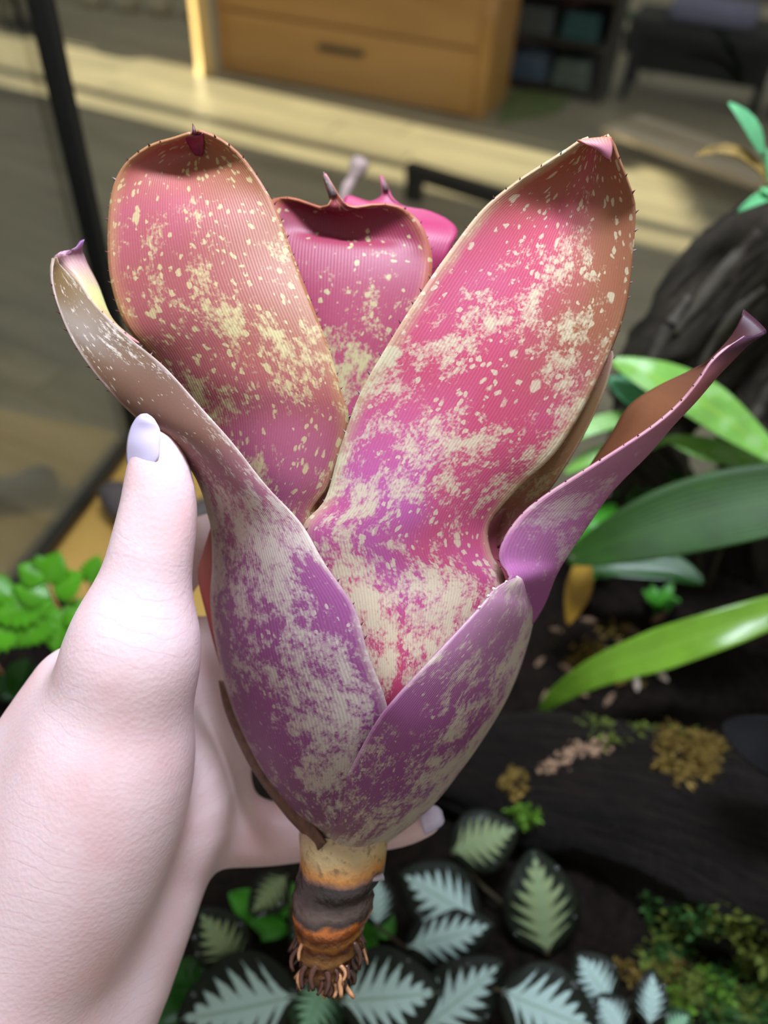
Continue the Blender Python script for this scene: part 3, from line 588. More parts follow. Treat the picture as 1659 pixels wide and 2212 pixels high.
rs = np.random.RandomState(5)
for i, (x, y, r) in enumerate(prof):
    c = P(x, y, .245); rr = r * .245 / FPX
    for k in range(n):
        q = 2 * math.pi * k / n; w = 1 + .025 * math.sin(3 * q + i * .8) + rs.uniform(-.02, .02) * (i > 5)
        vs.append(c + (SX * math.cos(q) + TOC * math.sin(q)) * rr * w + SY * (math.sin(2 * q + 1) * .0009 * (i > 4))); uv.append((k / n, (y - 1775) / 347))
for i in range(len(prof) - 1):
    for k in range(n): fs.append((i * n + k, i * n + (k + 1) % n, (i + 1) * n + (k + 1) % n, (i + 1) * n + k))
stem = mk('stem', vs, fs, m_stem, brom, True, {'norm': uv})
m_root = simple('root_brown', lin(70, 42, 32), 0.3, 0.5, 300, spec=0.6)
m_root2 = simple('root_pale', lin(176, 126, 88), 0.35, 0.4, 300, spec=0.6)
def root(x, y, ang, r0, L_, bend, rad, mat):
    # from the stem surface outwards then hanging down
    c = P(x, y, .245); out = SX * math.sin(ang) + TOC * math.cos(ang); pts = []
    for k in range(7):
        t = k / 6; pts.append(c + out * (r0 - .0012 + L_ * .42 * math.sin(t * 1.3)) - SY * (L_ * t ** 1.2) + SX * bend * math.sin(t * 3) * L_)
    MB().tube(pts, [rad * (1 - .45 * k / 6) for k in range(7)], 7, wob=.12, rnd=random).build('root', mat, stem, True)
for (y, angs, r0) in [(2000, [-1.5, -1.2, 1.2, 1.5], .0112), (2030, [-1.45, -1.1, 1.1, 1.4, -.8], .0102), (2050, [-.7, -.45, .5, 1.2, -1.2], .0096), (2072, [-.9, -.3, 0.1, .45, 1.0, -1.3], .0086), (2094, [-1, -.5, -.1, .3, .7, 1.2], .0070), (2108, [-.8, -.2, .4, .9], .005), (2016, [-1.6, -.95, 1.0, 1.55, 1.3], .0106), (2062, [-1.4, -1.0, -.1, .2, .8, 1.4], .0090), (2084, [-1.2, -.7, 0, .55, 1.2, 1.5], .0078), (2102, [-1.3, -.4, .1, .6, 1.1], .0058)]:
    for a in angs:
        root(708 + (712 - 708), y + random.uniform(-6, 6), a + random.uniform(-.1, .1), r0, random.uniform(.0035, .008) if y < 2080 else random.uniform(.002, .0045), random.uniform(-.4, .4), random.uniform(.0006, .0012), random.choice([m_root, m_root, m_root, m_root2]))
MB().tube([P(782, 1908, .236), P(805, 1900, .237), P(828, 1894, .238)], [.0009, .0007, .0012], 7).build('root', simple('grey_root', lin(150, 140, 146), 0.4, 0.2), stem, True)

# ------------------------------------------------------------------ hand (one continuous surface from a smooth signed field)
def surface_nets(Fd, org, h):
    ins = Fd < 0; nx, ny, nz = Fd.shape
    cnt = np.zeros((nx - 1, ny - 1, nz - 1), np.int8)
    for a in (0, 1):
        for b in (0, 1):
            for c in (0, 1): cnt += ins[a:nx - 1 + a, b:ny - 1 + b, c:nz - 1 + c]
    act = (cnt > 0) & (cnt < 8); ids = -np.ones(act.shape, np.int64); I = np.argwhere(act); ids[act] = np.arange(len(I))
    acc = np.zeros((len(I), 3)); num = np.zeros(len(I))
    cor = [(a, b, c) for a in (0, 1) for b in (0, 1) for c in (0, 1)]
    val = {k: Fd[I[:, 0] + k[0], I[:, 1] + k[1], I[:, 2] + k[2]] for k in cor}
    for a in cor:
        for ax_ in range(3):
            if a[ax_]: continue
            b = list(a); b[ax_] = 1; b = tuple(b); va, vb = val[a], val[b]; cr = (va < 0) != (vb < 0)
            t = np.where(cr, va / np.where(va == vb, 1, va - vb), 0); p = np.array(a, float)[None] + np.zeros((len(I), 3)); p[:, ax_] += t
            acc += p * cr[:, None]; num += cr
    V = (I + acc / num[:, None]) * h + org; faces = []
    for ax_ in range(3):
        o1, o2 = (ax_ + 1) % 3, (ax_ + 2) % 3
        sl0 = [slice(None)] * 3; sl1 = [slice(None)] * 3; sl0[ax_] = slice(0, -1); sl1[ax_] = slice(1, None)
        df = ins[tuple(sl0)] != ins[tuple(sl1)]
        E = np.argwhere(df); E = E[(E[:, o1] > 0) & (E[:, o2] > 0) & (E[:, o1] < Fd.shape[o1] - 1) & (E[:, o2] < Fd.shape[o2] - 1)]
        if not len(E): continue
        flip = ins[tuple(E.T)]
        def cid(d1, d2):
            q = E.copy(); q[:, o1] += d1; q[:, o2] += d2; return ids[tuple(q.T)]
        a, b, c, d = cid(-1, -1), cid(0, -1), cid(0, 0), cid(-1, 0)
        Q = np.where(flip[:, None], np.stack([a, b, c, d], 1), np.stack([d, c, b, a], 1)); faces.append(Q)
    return V, np.concatenate(faces)
def smin(a, b, k):
    hh = np.clip(0.5 + 0.5 * (b - a) / k, 0, 1); return b * (1 - hh) + a * hh - k * hh * (1 - hh)
def C3(px, py, d): return np.array([(px - CX) / FPX * d, -(py - CY) / FPX * d, -d])
CHAINS = [  # (blend in m, [(px, py, depth, radius px), ...])
    (.006, [(337, 977, .2135, 54), (343, 1030, .2135, 71), (343, 1100, .214, 83), (330, 1180, .214, 90), (306, 1300, .2155, 99), (290, 1400, .2180, 116)]),      # thumb
    (.014, [(290, 1400, .2180, 116), (262, 1520, .2220, 150), (226, 1660, .2260, 190), (172, 1810, .2290, 205), (95, 1980, .2320, 205), (-20, 2180, .236, 215)]),     # ball of the thumb
    (.022, [(170, 1490, .245, 95), (95, 1640, .245, 120), (20, 1850, .245, 170), (-60, 2100, .245, 215)]),                                                   # back of the hand
    (.012, [(330, 1600, .258, 100), (382, 1740, .262, 118), (330, 1860, .262, 128), (240, 2010, .258, 165), (120, 2180, .252, 215), (-60, 2400, .246, 260)]),    # palm
    (.014, [(-20, 2180, .240, 235), (-170, 2420, .245, 250), (-360, 2720, .25, 260)]),                                                                   # wrist, forearm
    (.012, [(400, 1420, .284, 86), (436, 1560, .288, 92), (450, 1690, .284, 92)]),                                                    # palm edge under the fingers
    (.008, [(200, 1470, .262, 92), (320, 1300, .275, 72), (412, 1190, .282, 64), (540, 1150, .302, 54), (640, 1165, .308, 48)]),                              # index finger
    (.008, [(270, 1560, .272, 88), (390, 1450, .285, 72), (480, 1390, .296, 62), (620, 1370, .310, 52), (720, 1385, .312, 46)]),                              # middle finger
    (.008, [(330, 1660, .272, 84), (430, 1600, .288, 70), (510, 1580, .298, 60), (650, 1570, .308, 50), (740, 1585, .306, 44)]),                              # ring finger
    (.008, [(405, 1775, .272, 84), (470, 1790, .278, 78), (585, 1800, .283, 66), (700, 1800, .281, 52), (790, 1795, .277, 46), (870, 1785, .273, 42), (922, 1770, .270, 35)]),   # little finger
]
lo_ = np.array([1e9] * 3); hi_ = -lo_
for k, ch in CHAINS:
    for (x, y, d, r) in ch:
        c = C3(x, y, d); rr = r * d / FPX; lo_ = np.minimum(lo_, c - rr); hi_ = np.maximum(hi_, c + rr)
lo_ -= .006; hi_ += .006; HH = .00135
dims = np.ceil((hi_ - lo_) / HH).astype(int) + 1
gx, gy, gz = [np.arange(n_, dtype=np.float32) * HH + np.float32(l) for n_, l in zip(dims, lo_)]
Fd = np.full(tuple(dims), .05, np.float32)
for k, ch in CHAINS:
    loc = np.full(tuple(dims), .05, np.float32)
    ch = bez(ch, 4 * (len(ch) - 1) + 1)
    for a, b in zip(ch[:-1], ch[1:]):
        pa, pb = C3(*a[:3]), C3(*b[:3]); ra, rb_ = a[3] * a[2] / FPX, b[3] * b[2] / FPX
        mn = np.minimum(pa - ra, pb - rb_) - .03; mx_ = np.maximum(pa + ra, pb + rb_) + .03
        s_ = tuple(slice(max(0, int((mn[i] - lo_[i]) / HH)), min(dims[i], int((mx_[i] - lo_[i]) / HH) + 2)) for i in range(3))
        X_ = gx[s_[0]][:, None, None] - pa[0]; Y_ = gy[s_[1]][None, :, None] - pa[1]; Z_ = gz[s_[2]][None, None, :] - pa[2]
        ba = (pb - pa).astype(np.float32); t = np.clip((X_ * ba[0] + Y_ * ba[1] + Z_ * ba[2]) / float(ba @ ba), 0, 1)
        t = t.astype(np.float32)
        dd = np.sqrt((X_ - t * ba[0]) ** 2 + (Y_ - t * ba[1]) ** 2 + (Z_ - t * ba[2]) ** 2) - (ra + (rb_ - ra) * t)
        loc[s_] = np.minimum(loc[s_], dd.astype(np.float32))
    Fd = smin(Fd, loc, k)
V, Q = surface_nets(Fd, lo_, HH)
Vw = CAM + V @ ROT.T
def skin_mat():
    m, nt, b = newmat('skin'); L = nt.links.new
    tcx = N(nt, 'ShaderNodeTexCoord'); O = tcx.outputs['Object']
    n1 = N(nt, 'ShaderNodeTexNoise', i_Scale=38.0, i_Detail=4.0); L(O, n1.inputs['Vector'])
    n2 = N(nt, 'ShaderNodeTexNoise', i_Scale=900.0, i_Detail=3.0); L(O, n2.inputs['Vector'])
    c = ramp(nt, n1.outputs[0], [(0.32, lin(222, 184, 184)), (0.5, lin(226, 196, 197)), (0.7, lin(230, 204, 206))])
    mp = N(nt, 'ShaderNodeMapping'); mp.inputs['Rotation'].default_value = (0.2, -0.25, 0.35); L(O, mp.inputs[0])
    wv = N(nt, 'ShaderNodeTexWave', i_Scale=95.0, i_Distortion=4.0, i_Detail=3.0, bands_direction='Z'); wv.inputs['Detail Scale'].default_value = 1.2; L(mp.outputs[0], wv.inputs['Vector'])
    vo = N(nt, 'ShaderNodeTexVoronoi', i_Scale=750.0); L(O, vo.inputs['Vector'])
    axd = P(172, 1810, .222) - P(310, 1300, .214); axd = axd / np.linalg.norm(axd)
    dt = N(nt, 'ShaderNodeVectorMath', operation='DOT_PRODUCT'); L(O, dt.inputs[0]); dt.inputs[1].default_value = tuple(axd)
    n5 = N(nt, 'ShaderNodeTexNoise', i_Scale=30.0, i_Detail=3.0); L(O, n5.inputs['Vector'])
    ph5 = math_(nt, 'ADD', math_(nt, 'MULTIPLY', dt.outputs['Value'], 1500.0), math_(nt, 'MULTIPLY', n5.outputs[0], 30.0))
    crease = ramp(nt, math_(nt, 'MULTIPLY_ADD', math_(nt, 'SINE', ph5), 0.5, 0.5), [(0.0, 0.0), (0.07, 1.0)])
    line = ramp(nt, wv.outputs[0], [(0.0, 0.0), (0.10, 1.0)])
    gate = ramp(nt, n1.outputs[0], [(0.45, 0.0), (0.6, 1.0)])
    h = math_(nt, 'ADD', math_(nt, 'MULTIPLY', math_(nt, 'MULTIPLY', crease, gate), 0.10), math_(nt, 'ADD', math_(nt, 'MULTIPLY', n2.outputs[0], 0.3), math_(nt, 'MULTIPLY', vo.outputs['Distance'], 0.4)))
    c = mix(nt, math_(nt, 'MULTIPLY', math_(nt, 'SUBTRACT', 1.0, crease), math_(nt, 'MULTIPLY', gate, 0.20)), c, lin(206, 156, 164))
    L(c, b.inputs['Base Color']); b.inputs['Roughness'].default_value = 0.42
    b.inputs['Subsurface Weight'].default_value = 0.35; b.inputs['Subsurface Radius'].default_value = (0.012, 0.004, 0.002); b.inputs['Subsurface Scale'].default_value = 0.35
    bump(nt, b, h, 0.22, 0.0006); return m
m_skin = skin_mat()
hand = mk('person_hand', Vw.tolist(), Q.tolist(), m_skin, None, True, origin=P(0, 2200, .24))
tag(hand, 'bare left hand with glossy pale lilac nails gripping the bromeliad', 'hand')
sm = hand.modifiers.new('smooth', 'SMOOTH'); sm.factor = 0.5; sm.iterations = 24
m_nail = simple('nail_polish', lin(206, 194, 222), 0.12, 0.02, 20, spec=0.7)
nl, _ = patch([((282, 1028, .2096), (306, 1023, .2071), .0005), ((276, 996, .2103), (340, 994, .2058), .0014), ((276, 960, .2106), (345, 962, .2056), .0020), ((283, 928, .2109), (346, 930, .2058), .0020), ((295, 906, .2106), (334, 908, .2056), .0018), ((305, 897, .2101), (318, 896, .2076), .0006)], 24, 16, 'thumb_nail', m_nail, hand, .0008)
nl['label'] = 'pale lilac polished thumb nail'
nl, _ = patch([((905, 1746, .2655), (918, 1802, .2660), .0015), ((925, 1741, .2655), (938, 1792, .2660), .0022), ((942, 1742, .2665), (953, 1782, .2670), .0020), ((953, 1752, .2680), (958, 1772, .2680), .0006)], 18, 14, 'little_finger_nail', m_nail, hand, .0008)
nl['label'] = 'pale polished nail of the little finger'

# ------------------------------------------------------------------ planting inside the tank
def surf(p, names, strict=False):                      # where the line of sight through p first meets one of the named surfaces
    o = Vector(CAM); d = (Vector(p) - o).normalized(); best = None
    for n_ in names:
        h = SURF[n_].ray_cast(o, d)
        if h[0] is not None and (best is None or h[3] < best[1]): best = (h[0], h[3])
    return best[0] if best else (None if strict else Vector(p))
def inside(p): return Vector(p)
def to_tank(X, Y):                       # tank-plan coordinates: u right from the left pane, v forward from the back pane
    d = Vector((X, Y, 0)) - T0; return d.dot(tx), -d.dot(ty)
def soil_z(X, Y):
    u, v = to_tank(X, Y)
    n = 0.010 * math.sin(X * 31 + 1) * math.sin(Y * 27) + 0.006 * math.sin(X * 71 + Y * 53)
    bare = max(0.0, 1 - max(0.0, (u - 0.03) / 0.26)) * max(0.0, min(1, (0.235 - v) / 0.06 + 0.5))
    return max(0.8075, 0.842 + n + 0.05 * max(0, u - 0.45) - 0.10 * bare)
vs, fs = [], []; nu, nv = 110, 76
for j in range(nv):
    for i in range(nu):
        u = 0.008 + (TW - 0.016) * i / (nu - 1); v = 0.008 + (TD - 0.016) * j / (nv - 1); p = T0 + tx * u - ty * v
        z = soil_z(p.x, p.y); z += (0.0035 * random.uniform(-1, 1) if z > 0.812 else 0)
        vs.append((p.x, p.y, z))
keep = [z > 0.8085 for _, _, z in vs]
for j in range(nv - 1):
    for i in range(nu - 1):
        q = (j * nu + i, (j + 1) * nu + i, (j + 1) * nu + i + 1, j * nu + i + 1)
        if any(keep[k] for k in q): fs.append(q)
m_soil = simple('soil', lin(22, 17, 13), 0.95, 0.6, 160, bumpd=0.003, spec=0.1)
SURF = {'soil': BVHTree.FromPolygons([Vector(v) for v in vs], fs)}
soil = mk('soil', vs, fs, m_soil, None, True); tag(soil, 'dark damp soil covering the floor of the glass tank', 'soil', kind='stuff')

def leafmat(name, base, vein=None, rough=0.3, spots=None, trans=0.25, var=0.2, spec=0.4):
    m, nt, b = newmat(name); L = nt.links.new
    un = N(nt, 'ShaderNodeUVMap', uv_map='norm'); sp = N(nt, 'ShaderNodeSeparateXYZ'); L(un.outputs[0], sp.inputs[0])
    tcx = N(nt, 'ShaderNodeTexCoord'); nz = N(nt, 'ShaderNodeTexNoise', i_Scale=45.0, i_Detail=4.0); L(tcx.outputs['Object'], nz.inputs['Vector'])
    lo2 = tuple(c * (1 - var) for c in base[:3]) + (1,); hi2 = tuple(min(1, c * (1 + var)) for c in base[:3]) + (1,)
    c = ramp(nt, nz.outputs[0], [(0.35, lo2), (0.65, hi2)])
    mid_ = math_(nt, 'ABSOLUTE', math_(nt, 'SUBTRACT', sp.outputs[0], 0.5))
    if vein: c = mix(nt, ramp(nt, mid_, [(0.02, 0.7), (0.06, 0.0)]), c, vein)
    if spots:
        n3 = N(nt, 'ShaderNodeTexNoise', i_Scale=70.0, i_Detail=5.0); L(tcx.outputs['Object'], n3.inputs['Vector'])
        c = mix(nt, ramp(nt, n3.outputs[0], [(0.52, 0.0), (0.6, 0.7)]), c, spots)
    L(c, b.inputs['Base Color']); b.inputs['Roughness'].default_value = rough; b.inputs['Specular IOR Level'].default_value = spec
    ln = math_(nt, 'SINE', math_(nt, 'MULTIPLY', sp.outputs[0], 90.0)); bump(nt, b, ln, 0.12, 0.001)
    if trans:
        tr = N(nt, 'ShaderNodeBsdfTranslucent'); L(c, tr.inputs[0]); ms = N(nt, 'ShaderNodeMixShader'); ms.inputs[0].default_value = trans
        L(b.outputs[0], ms.inputs[1]); L(tr.outputs[0], ms.inputs[2]); L(ms.outputs[0], nt.nodes['Material Output'].inputs[0])
    return m
def silvermat(name, dark, silver, gap=0.55):
    """dark leaf with a feathered silver centre: the lobes follow the side veins"""
    m, nt, b = newmat(name); L = nt.links.new
    un = N(nt, 'ShaderNodeUVMap', uv_map='norm'); sp = N(nt, 'ShaderNodeSeparateXYZ'); L(un.outputs[0], sp.inputs[0])
    tcx = N(nt, 'ShaderNodeTexCoord'); nz = N(nt, 'ShaderNodeTexNoise', i_Scale=420.0, i_Detail=3.0); L(tcx.outputs['Object'], nz.inputs['Vector'])
    a = math_(nt, 'MULTIPLY', math_(nt, 'ABSOLUTE', math_(nt, 'SUBTRACT', sp.outputs[0], 0.5)), 2.0)     # 0 midrib .. 1 margin
    vv = sp.outputs[1]
    s = math_(nt, 'SUBTRACT', vv, math_(nt, 'MULTIPLY', a, 0.26))                                     # veins sweep to the tip
    tri = math_(nt, 'PINGPONG', math_(nt, 'MULTIPLY', s, 7.5), 0.5)
    env = ramp(nt, vv, [(0.0, 0.30), (0.25, 0.80), (0.6, 0.78), (0.86, 0.42), (0.97, 0.0)])
    lim = math_(nt, 'MULTIPLY', env, math_(nt, 'MULTIPLY_ADD', tri, 1.5, 0.32))
    lim = math_(nt, 'ADD', lim, math_(nt, 'MULTIPLY', math_(nt, 'SUBTRACT', nz.outputs[0], 0.5), 0.30))
    f = math_(nt, 'MULTIPLY', math_(nt, 'SUBTRACT', lim, a), 7.0, clamp=True)
    c = mix(nt, f, dark, silver)
    c = mix(nt, ramp(nt, a, [(0.02, 0.5), (0.05, 0.0)]), c, lin(110, 140, 110))
    L(c, b.inputs['Base Color']); b.inputs['Roughness'].default_value = 0.55; b.inputs['Specular IOR Level'].default_value = 0.2
    bump(nt, b, math_(nt, 'ADD', tri, nz.outputs[0]), 0.3, 0.0012); return m
def blade(name, base, tip, width, mat, parent, nrm=None, arch=0.12, cup=0.10, prof='oval', n=22, m_=11, serr=0, thick=0.0006, twist=0.0, wave=0.0):
    """a leaf from base to tip with its own arch, cupped section and outline"""
    base, tip = Vector(base), Vector(tip); ax_ = tip - base; L_ = ax_.length; t = ax_.normalized()
    nn = Vector(nrm) if nrm is not None else Vector((0, 0, 1)); nn = (nn - t * nn.dot(t)).normalized(); sd_ = t.cross(nn)
    vs, uv = [], []
    for i in range(n):
        v = i / (n - 1)
        if prof == 'oval': w = math.sin(math.pi * min(1, v * 0.97 + 0.015) ** 0.85) ** 0.75
        elif prof == 'strap': w = min(1, 0.35 + v * 3) * (1 - v ** 5) ** 0.6
        elif prof == 'lance': w = math.sin(math.pi * min(1, v * 0.985 + 0.01)) ** 0.8 * (1.15 - 0.5 * v)
        w = max(w, 0.02) * width / 2
        if serr and i % 4 > 1: w *= 1 - serr
        tw = twist * v; s2 = sd_ * math.cos(tw) + nn * math.sin(tw); n2 = nn * math.cos(tw) - sd_ * math.sin(tw)
        c = base + ax_ * v + nn * (arch * L_ * math.sin(math.pi * v * 0.9))
        for j in range(m_):
            u = j / (m_ - 1) * 2 - 1
            vs.append(c + s2 * u * w + n2 * (cup * width * (u * u - 0.3) * 1.0 + wave * width * math.sin(v * 14 + u) * abs(u))); uv.append((j / (m_ - 1), v))
    fs = [(i * m_ + j, i * m_ + j + 1, (i + 1) * m_ + j + 1, (i + 1) * m_ + j) for i in range(n - 1) for j in range(m_ - 1)]
    return mk(name, vs, fs, mat, parent, True, {'norm': uv}, None, thick)
UPC = Vector(ROT[:, 2]) * 0.75 + Vector((0, 0, 1)) * 0.6          # leaf faces tilt up and forward

DK = lin(22, 28, 20)
m_s1 = silvermat('silver_leaf', DK, lin(172, 200, 196)); m_s2 = silvermat('olive_silver_leaf', lin(18, 24, 14), lin(124, 140, 100)); m_s3 = silvermat('green_silver_leaf', lin(36, 60, 34), lin(134, 182, 150))
m_pet = simple('petiole', lin(74, 66, 48), 0.5, 0.2)
m_drop = glassmat('water_drop'); 
drop_m, dnt, db = newmat('water_droplet'); db.inputs['Base Color'].default_value = (0.9, 0.95, 1, 1); db.inputs['Roughness'].default_value = 0.02; db.inputs['Transmission Weight'].default_value = 0.85; db.inputs['IOR'].default_value = 1.33
SILV = [  # root pixel of the plant, label, leaves: (base px, tip px, depth base, depth tip, width px, material)
    ((640, 2120), 'low dark-leaved plant with wide silver feathered leaves under the bromeliad root', [
        ((640, 2150), (385, 2200), .40, .40, 215, 0), ((735, 2160), (950, 2140), .39, .388, 195, 0), ((705, 2120), (650, 2245), .41, .39, 130, 2), ((520, 2090), (430, 1965), .412, .415, 124, 1), ((690, 2060), (640, 1950), .44, .45, 90, 2), ((620, 1890), (540, 1975), .425, .415, 84, 1)]),
    ((960, 2110), 'dark plant with frosty silver leaves right of the bromeliad root', [
        ((905, 2225), (1085, 2075), .405, .415, 150, 0), ((1085, 2140), (1290, 2225), .40, .395, 180, 0), ((880, 2045), (1065, 1995), .425, .43, 120, 0), ((1030, 1985), (865, 1885), .43, .44, 150, 0), ((815, 2000), (815, 1885), .43, .44, 80, 0)]),
    ((1180, 2060), 'dark plant with olive silver upright leaves below the driftwood log', [
        ((1182, 2060), (1150, 1835), .45, .46, 170, 1), ((975, 1840), (1118, 1788), .46, .465, 130, 1)]),
    ((1350, 2190), 'small dark plant with little silver leaves beside the green moss', [
        ((1318, 2165), (1245, 2060), .41, .42, 115, 0), ((1345, 2230), (1290, 2150), .40, .41, 100, 0), ((1402, 2215), (1408, 2095), .41, .42, 80, 0), ((1440, 2225), (1490, 2190), .41, .41, 60, 2)]),
]
for (rx, ry), lab, lv in SILV:
    b0_ = Vector(P(rx, ry, .47)); b0_.z = soil_z(b0_.x, b0_.y) - 0.005
    pl_ = empty('silver_leaf_plant', b0_, lab, 'plant')
    hub = b0_ + Vector((0, 0, 0.006))
    MB().tube([b0_, hub], [.003, .0022], 8).build('stem', m_pet, pl_, True)
    for (bx, by), (tx_, ty_), d0, d1, w, mi in lv:
        B0, T1 = Vector(P(bx, by, d0)), Vector(P(tx_, ty_, d1))
        lf = blade('leaf', B0, T1, w * d0 / FPX, (m_s1, m_s2, m_s3)[mi], pl_, UPC, arch=0.07, cup=-0.06, wave=0.015, n=26, m_=15, thick=.0007)
        mid_ = hub * .35 + B0 * .65 + Vector((0, 0, .022 if (B0 - hub).length > .09 else -.006)); lv_ = [wloc(pl_) + q_.co for q_ in lf.data.vertices]; MB().tube([hub, mid_, lv_[7], lv_[15 * 2 + 7]], [.0014, .0012, .001, .0007], 6).build('petiole', m_pet, lf, True)
        for k in range(3):
            q = lv_[random.randint(6, 22) * 15 + random.choice((1, 2, 12, 13))] + Vector(ROT[:, 2]) * .0006
            MB().ball(q, random.uniform(.0007, .0013), 8, 6).build('water_droplet', drop_m, lf, True)

# small green creeping plant between the silver leaves
m_grn = leafmat('bright_green', lin(70, 150, 40)); m_deep = leafmat('deep_green', lin(34, 84, 22), rough=0.25)
for rootp, lab, items in [((600, 1960), 'bright green low creeper showing between the dark leaves left of the root', [((600, 1990), (575, 1910)), ((600, 1990), (640, 1930)), ((600, 1990), (540, 2010)), ((600, 1995), (570, 2055)), ((590, 1990), (500, 1950))]),
                          ((800, 2010), 'bright green low creeper showing right behind the bromeliad root', [((800, 2030), (790, 1970)), ((800, 2030), (840, 1990)), ((805, 2035), (780, 2060))]),
                          ((350, 2120), 'deep green low creeper in the shade beneath the wrist', [((430, 2140), (400, 2090)), ((430, 2140), (460, 2090)), ((420, 2150), (380, 2190)), ((420, 2160), (330, 2220)), ((430, 2150), (490, 2120))])]:
    b0_ = surf(P(*rootp, .48), ('soil',)); b0_.z = soil_z(b0_.x, b0_.y) - .005
    pl_ = empty('creeping_plant', b0_, lab, 'plant')
    hub = b0_ + Vector((0, 0, .016)); MB().tube([b0_, hub], .0015, 6).build('stem', m_pet, pl_, True)
    for a, b in items:
        A_, B_ = [surf(P(*q_, .47), ('soil',)) + Vector((0, 0, h_)) for q_, h_ in ((a, .012), (b, .017))]; lf = blade('leaf', A_, B_, .020, m_grn if rootp[0] > 400 else m_deep, pl_, UPC, n=12, m_=7)
        MB().tube([hub, A_ + (B_ - A_) * .04], .0008, 5).build('petiole', m_pet, lf, True)

# fern at the left
m_fern = leafmat('fern_green', lin(84, 158, 26), lin(110, 170, 60), rough=0.22, trans=0.35); m_rach = simple('fern_stalk', lin(140, 96, 52), 0.5, 0.2)
fb_ = Vector(P(190, 1420, .62)); fb_.z = soil_z(fb_.x, fb_.y) - .005
fern = empty('fern', fb_, 'bright green fern with toothed wet leaflets behind the hand', 'fern')
fr = [P(190, 1390, .60), P(150, 1340, .52), P(125, 1310, .50), P(105, 1262, .50), P(88, 1230, .505)]
MB().tube([fb_] + bez(fr, 14).tolist(), .0011, 7).build('stalk', m_rach, fern, True)
fr2 = [P(200, 1390, .60), P(205, 1330, .52), P(200, 1290, .50), P(190, 1250, .50)]
MB().tube([fb_] + bez(fr2, 12).tolist(), .0011, 7).build('stalk', m_rach, fern, True)
for (bx, by), (tx_, ty_), w in [((100, 1255), (40, 1222), 62), ((104, 1262), (128, 1192), 74), ((110, 1290), (30, 1268), 72), ((115, 1285), (180, 1240), 72), ((196, 1268), (212, 1200), 60), ((118, 1300), (-30, 1335), 84), ((122, 1310), (40, 1398), 80), ((132, 1318), (120, 1410), 76), ((140, 1310), (200, 1345), 70),
                              ((60, 1350), (-60, 1390), 80), ((95, 1240), (80, 1200), 40), ((30, 1290), (-60, 1255), 70), ((150, 1340), (150, 1400), 50), ((200, 1290), (240, 1260), 50)]:
    blade('leaflet', P(bx, by, .50), P(tx_, ty_, .497), w * 1.22 * .5 / FPX, m_fern, fern, UPC, serr=.22, n=30, m_=9, cup=-.05, arch=.06, prof='lance')
fb2 = Vector(P(20, 1500, .66)); fb2.z = soil_z(fb2.x, fb2.y) - .005
f2_ = empty('fern', fb2, 'deep green small fern low in the dark behind the hand', 'fern')
MB().tube([fb2, P(20, 1480, .56)], .001, 6).build('stalk', m_rach, f2_, True)
for (tx_, ty_) in [(60, 1460), (40, 1510), (-10, 1470), (90, 1490), (70, 1425), (120, 1450)]:
    blade('leaflet', P(20, 1480, .56), P(tx_, ty_, .555), .018, m_deep, f2_, UPC, serr=.1, n=16, m_=7)

# driftwood stub on the bare wood at the left, seen beside the thumb
m_drift = simple('grey_driftwood', lin(66, 58, 56), 0.75, 0.5, 60, bumpd=.003, stretch=(1, 1, .3))
rs2 = random.Random(3)
a_ = Vector(P(236, 1052, .70)); pts = []
for q in bez([(240, 1056, 0), (258, 1085, 0), (290, 1125, 0), (350, 1140, 0), (440, 1110, 0), (520, 1120, 0), (600, 1190, 0)], 22):
    z_ = .821
    for _ in range(4): w_ = onz(q[0], q[1], z_); z_ = max(.806, soil_z(w_[0], w_[1]) if soil_z(w_[0], w_[1]) > .809 else .806) + .0165
    pts.append(Vector(w_))
tag(MB().tube(pts, [.008] + [.0145 + .002 * math.sin(i) for i in range(20)] + [.006], 12, wob=.08, rnd=rs2).build('driftwood_branch', m_drift, None, True), 'grey driftwood branch lying on the bare tank bottom behind the thumb', 'driftwood')

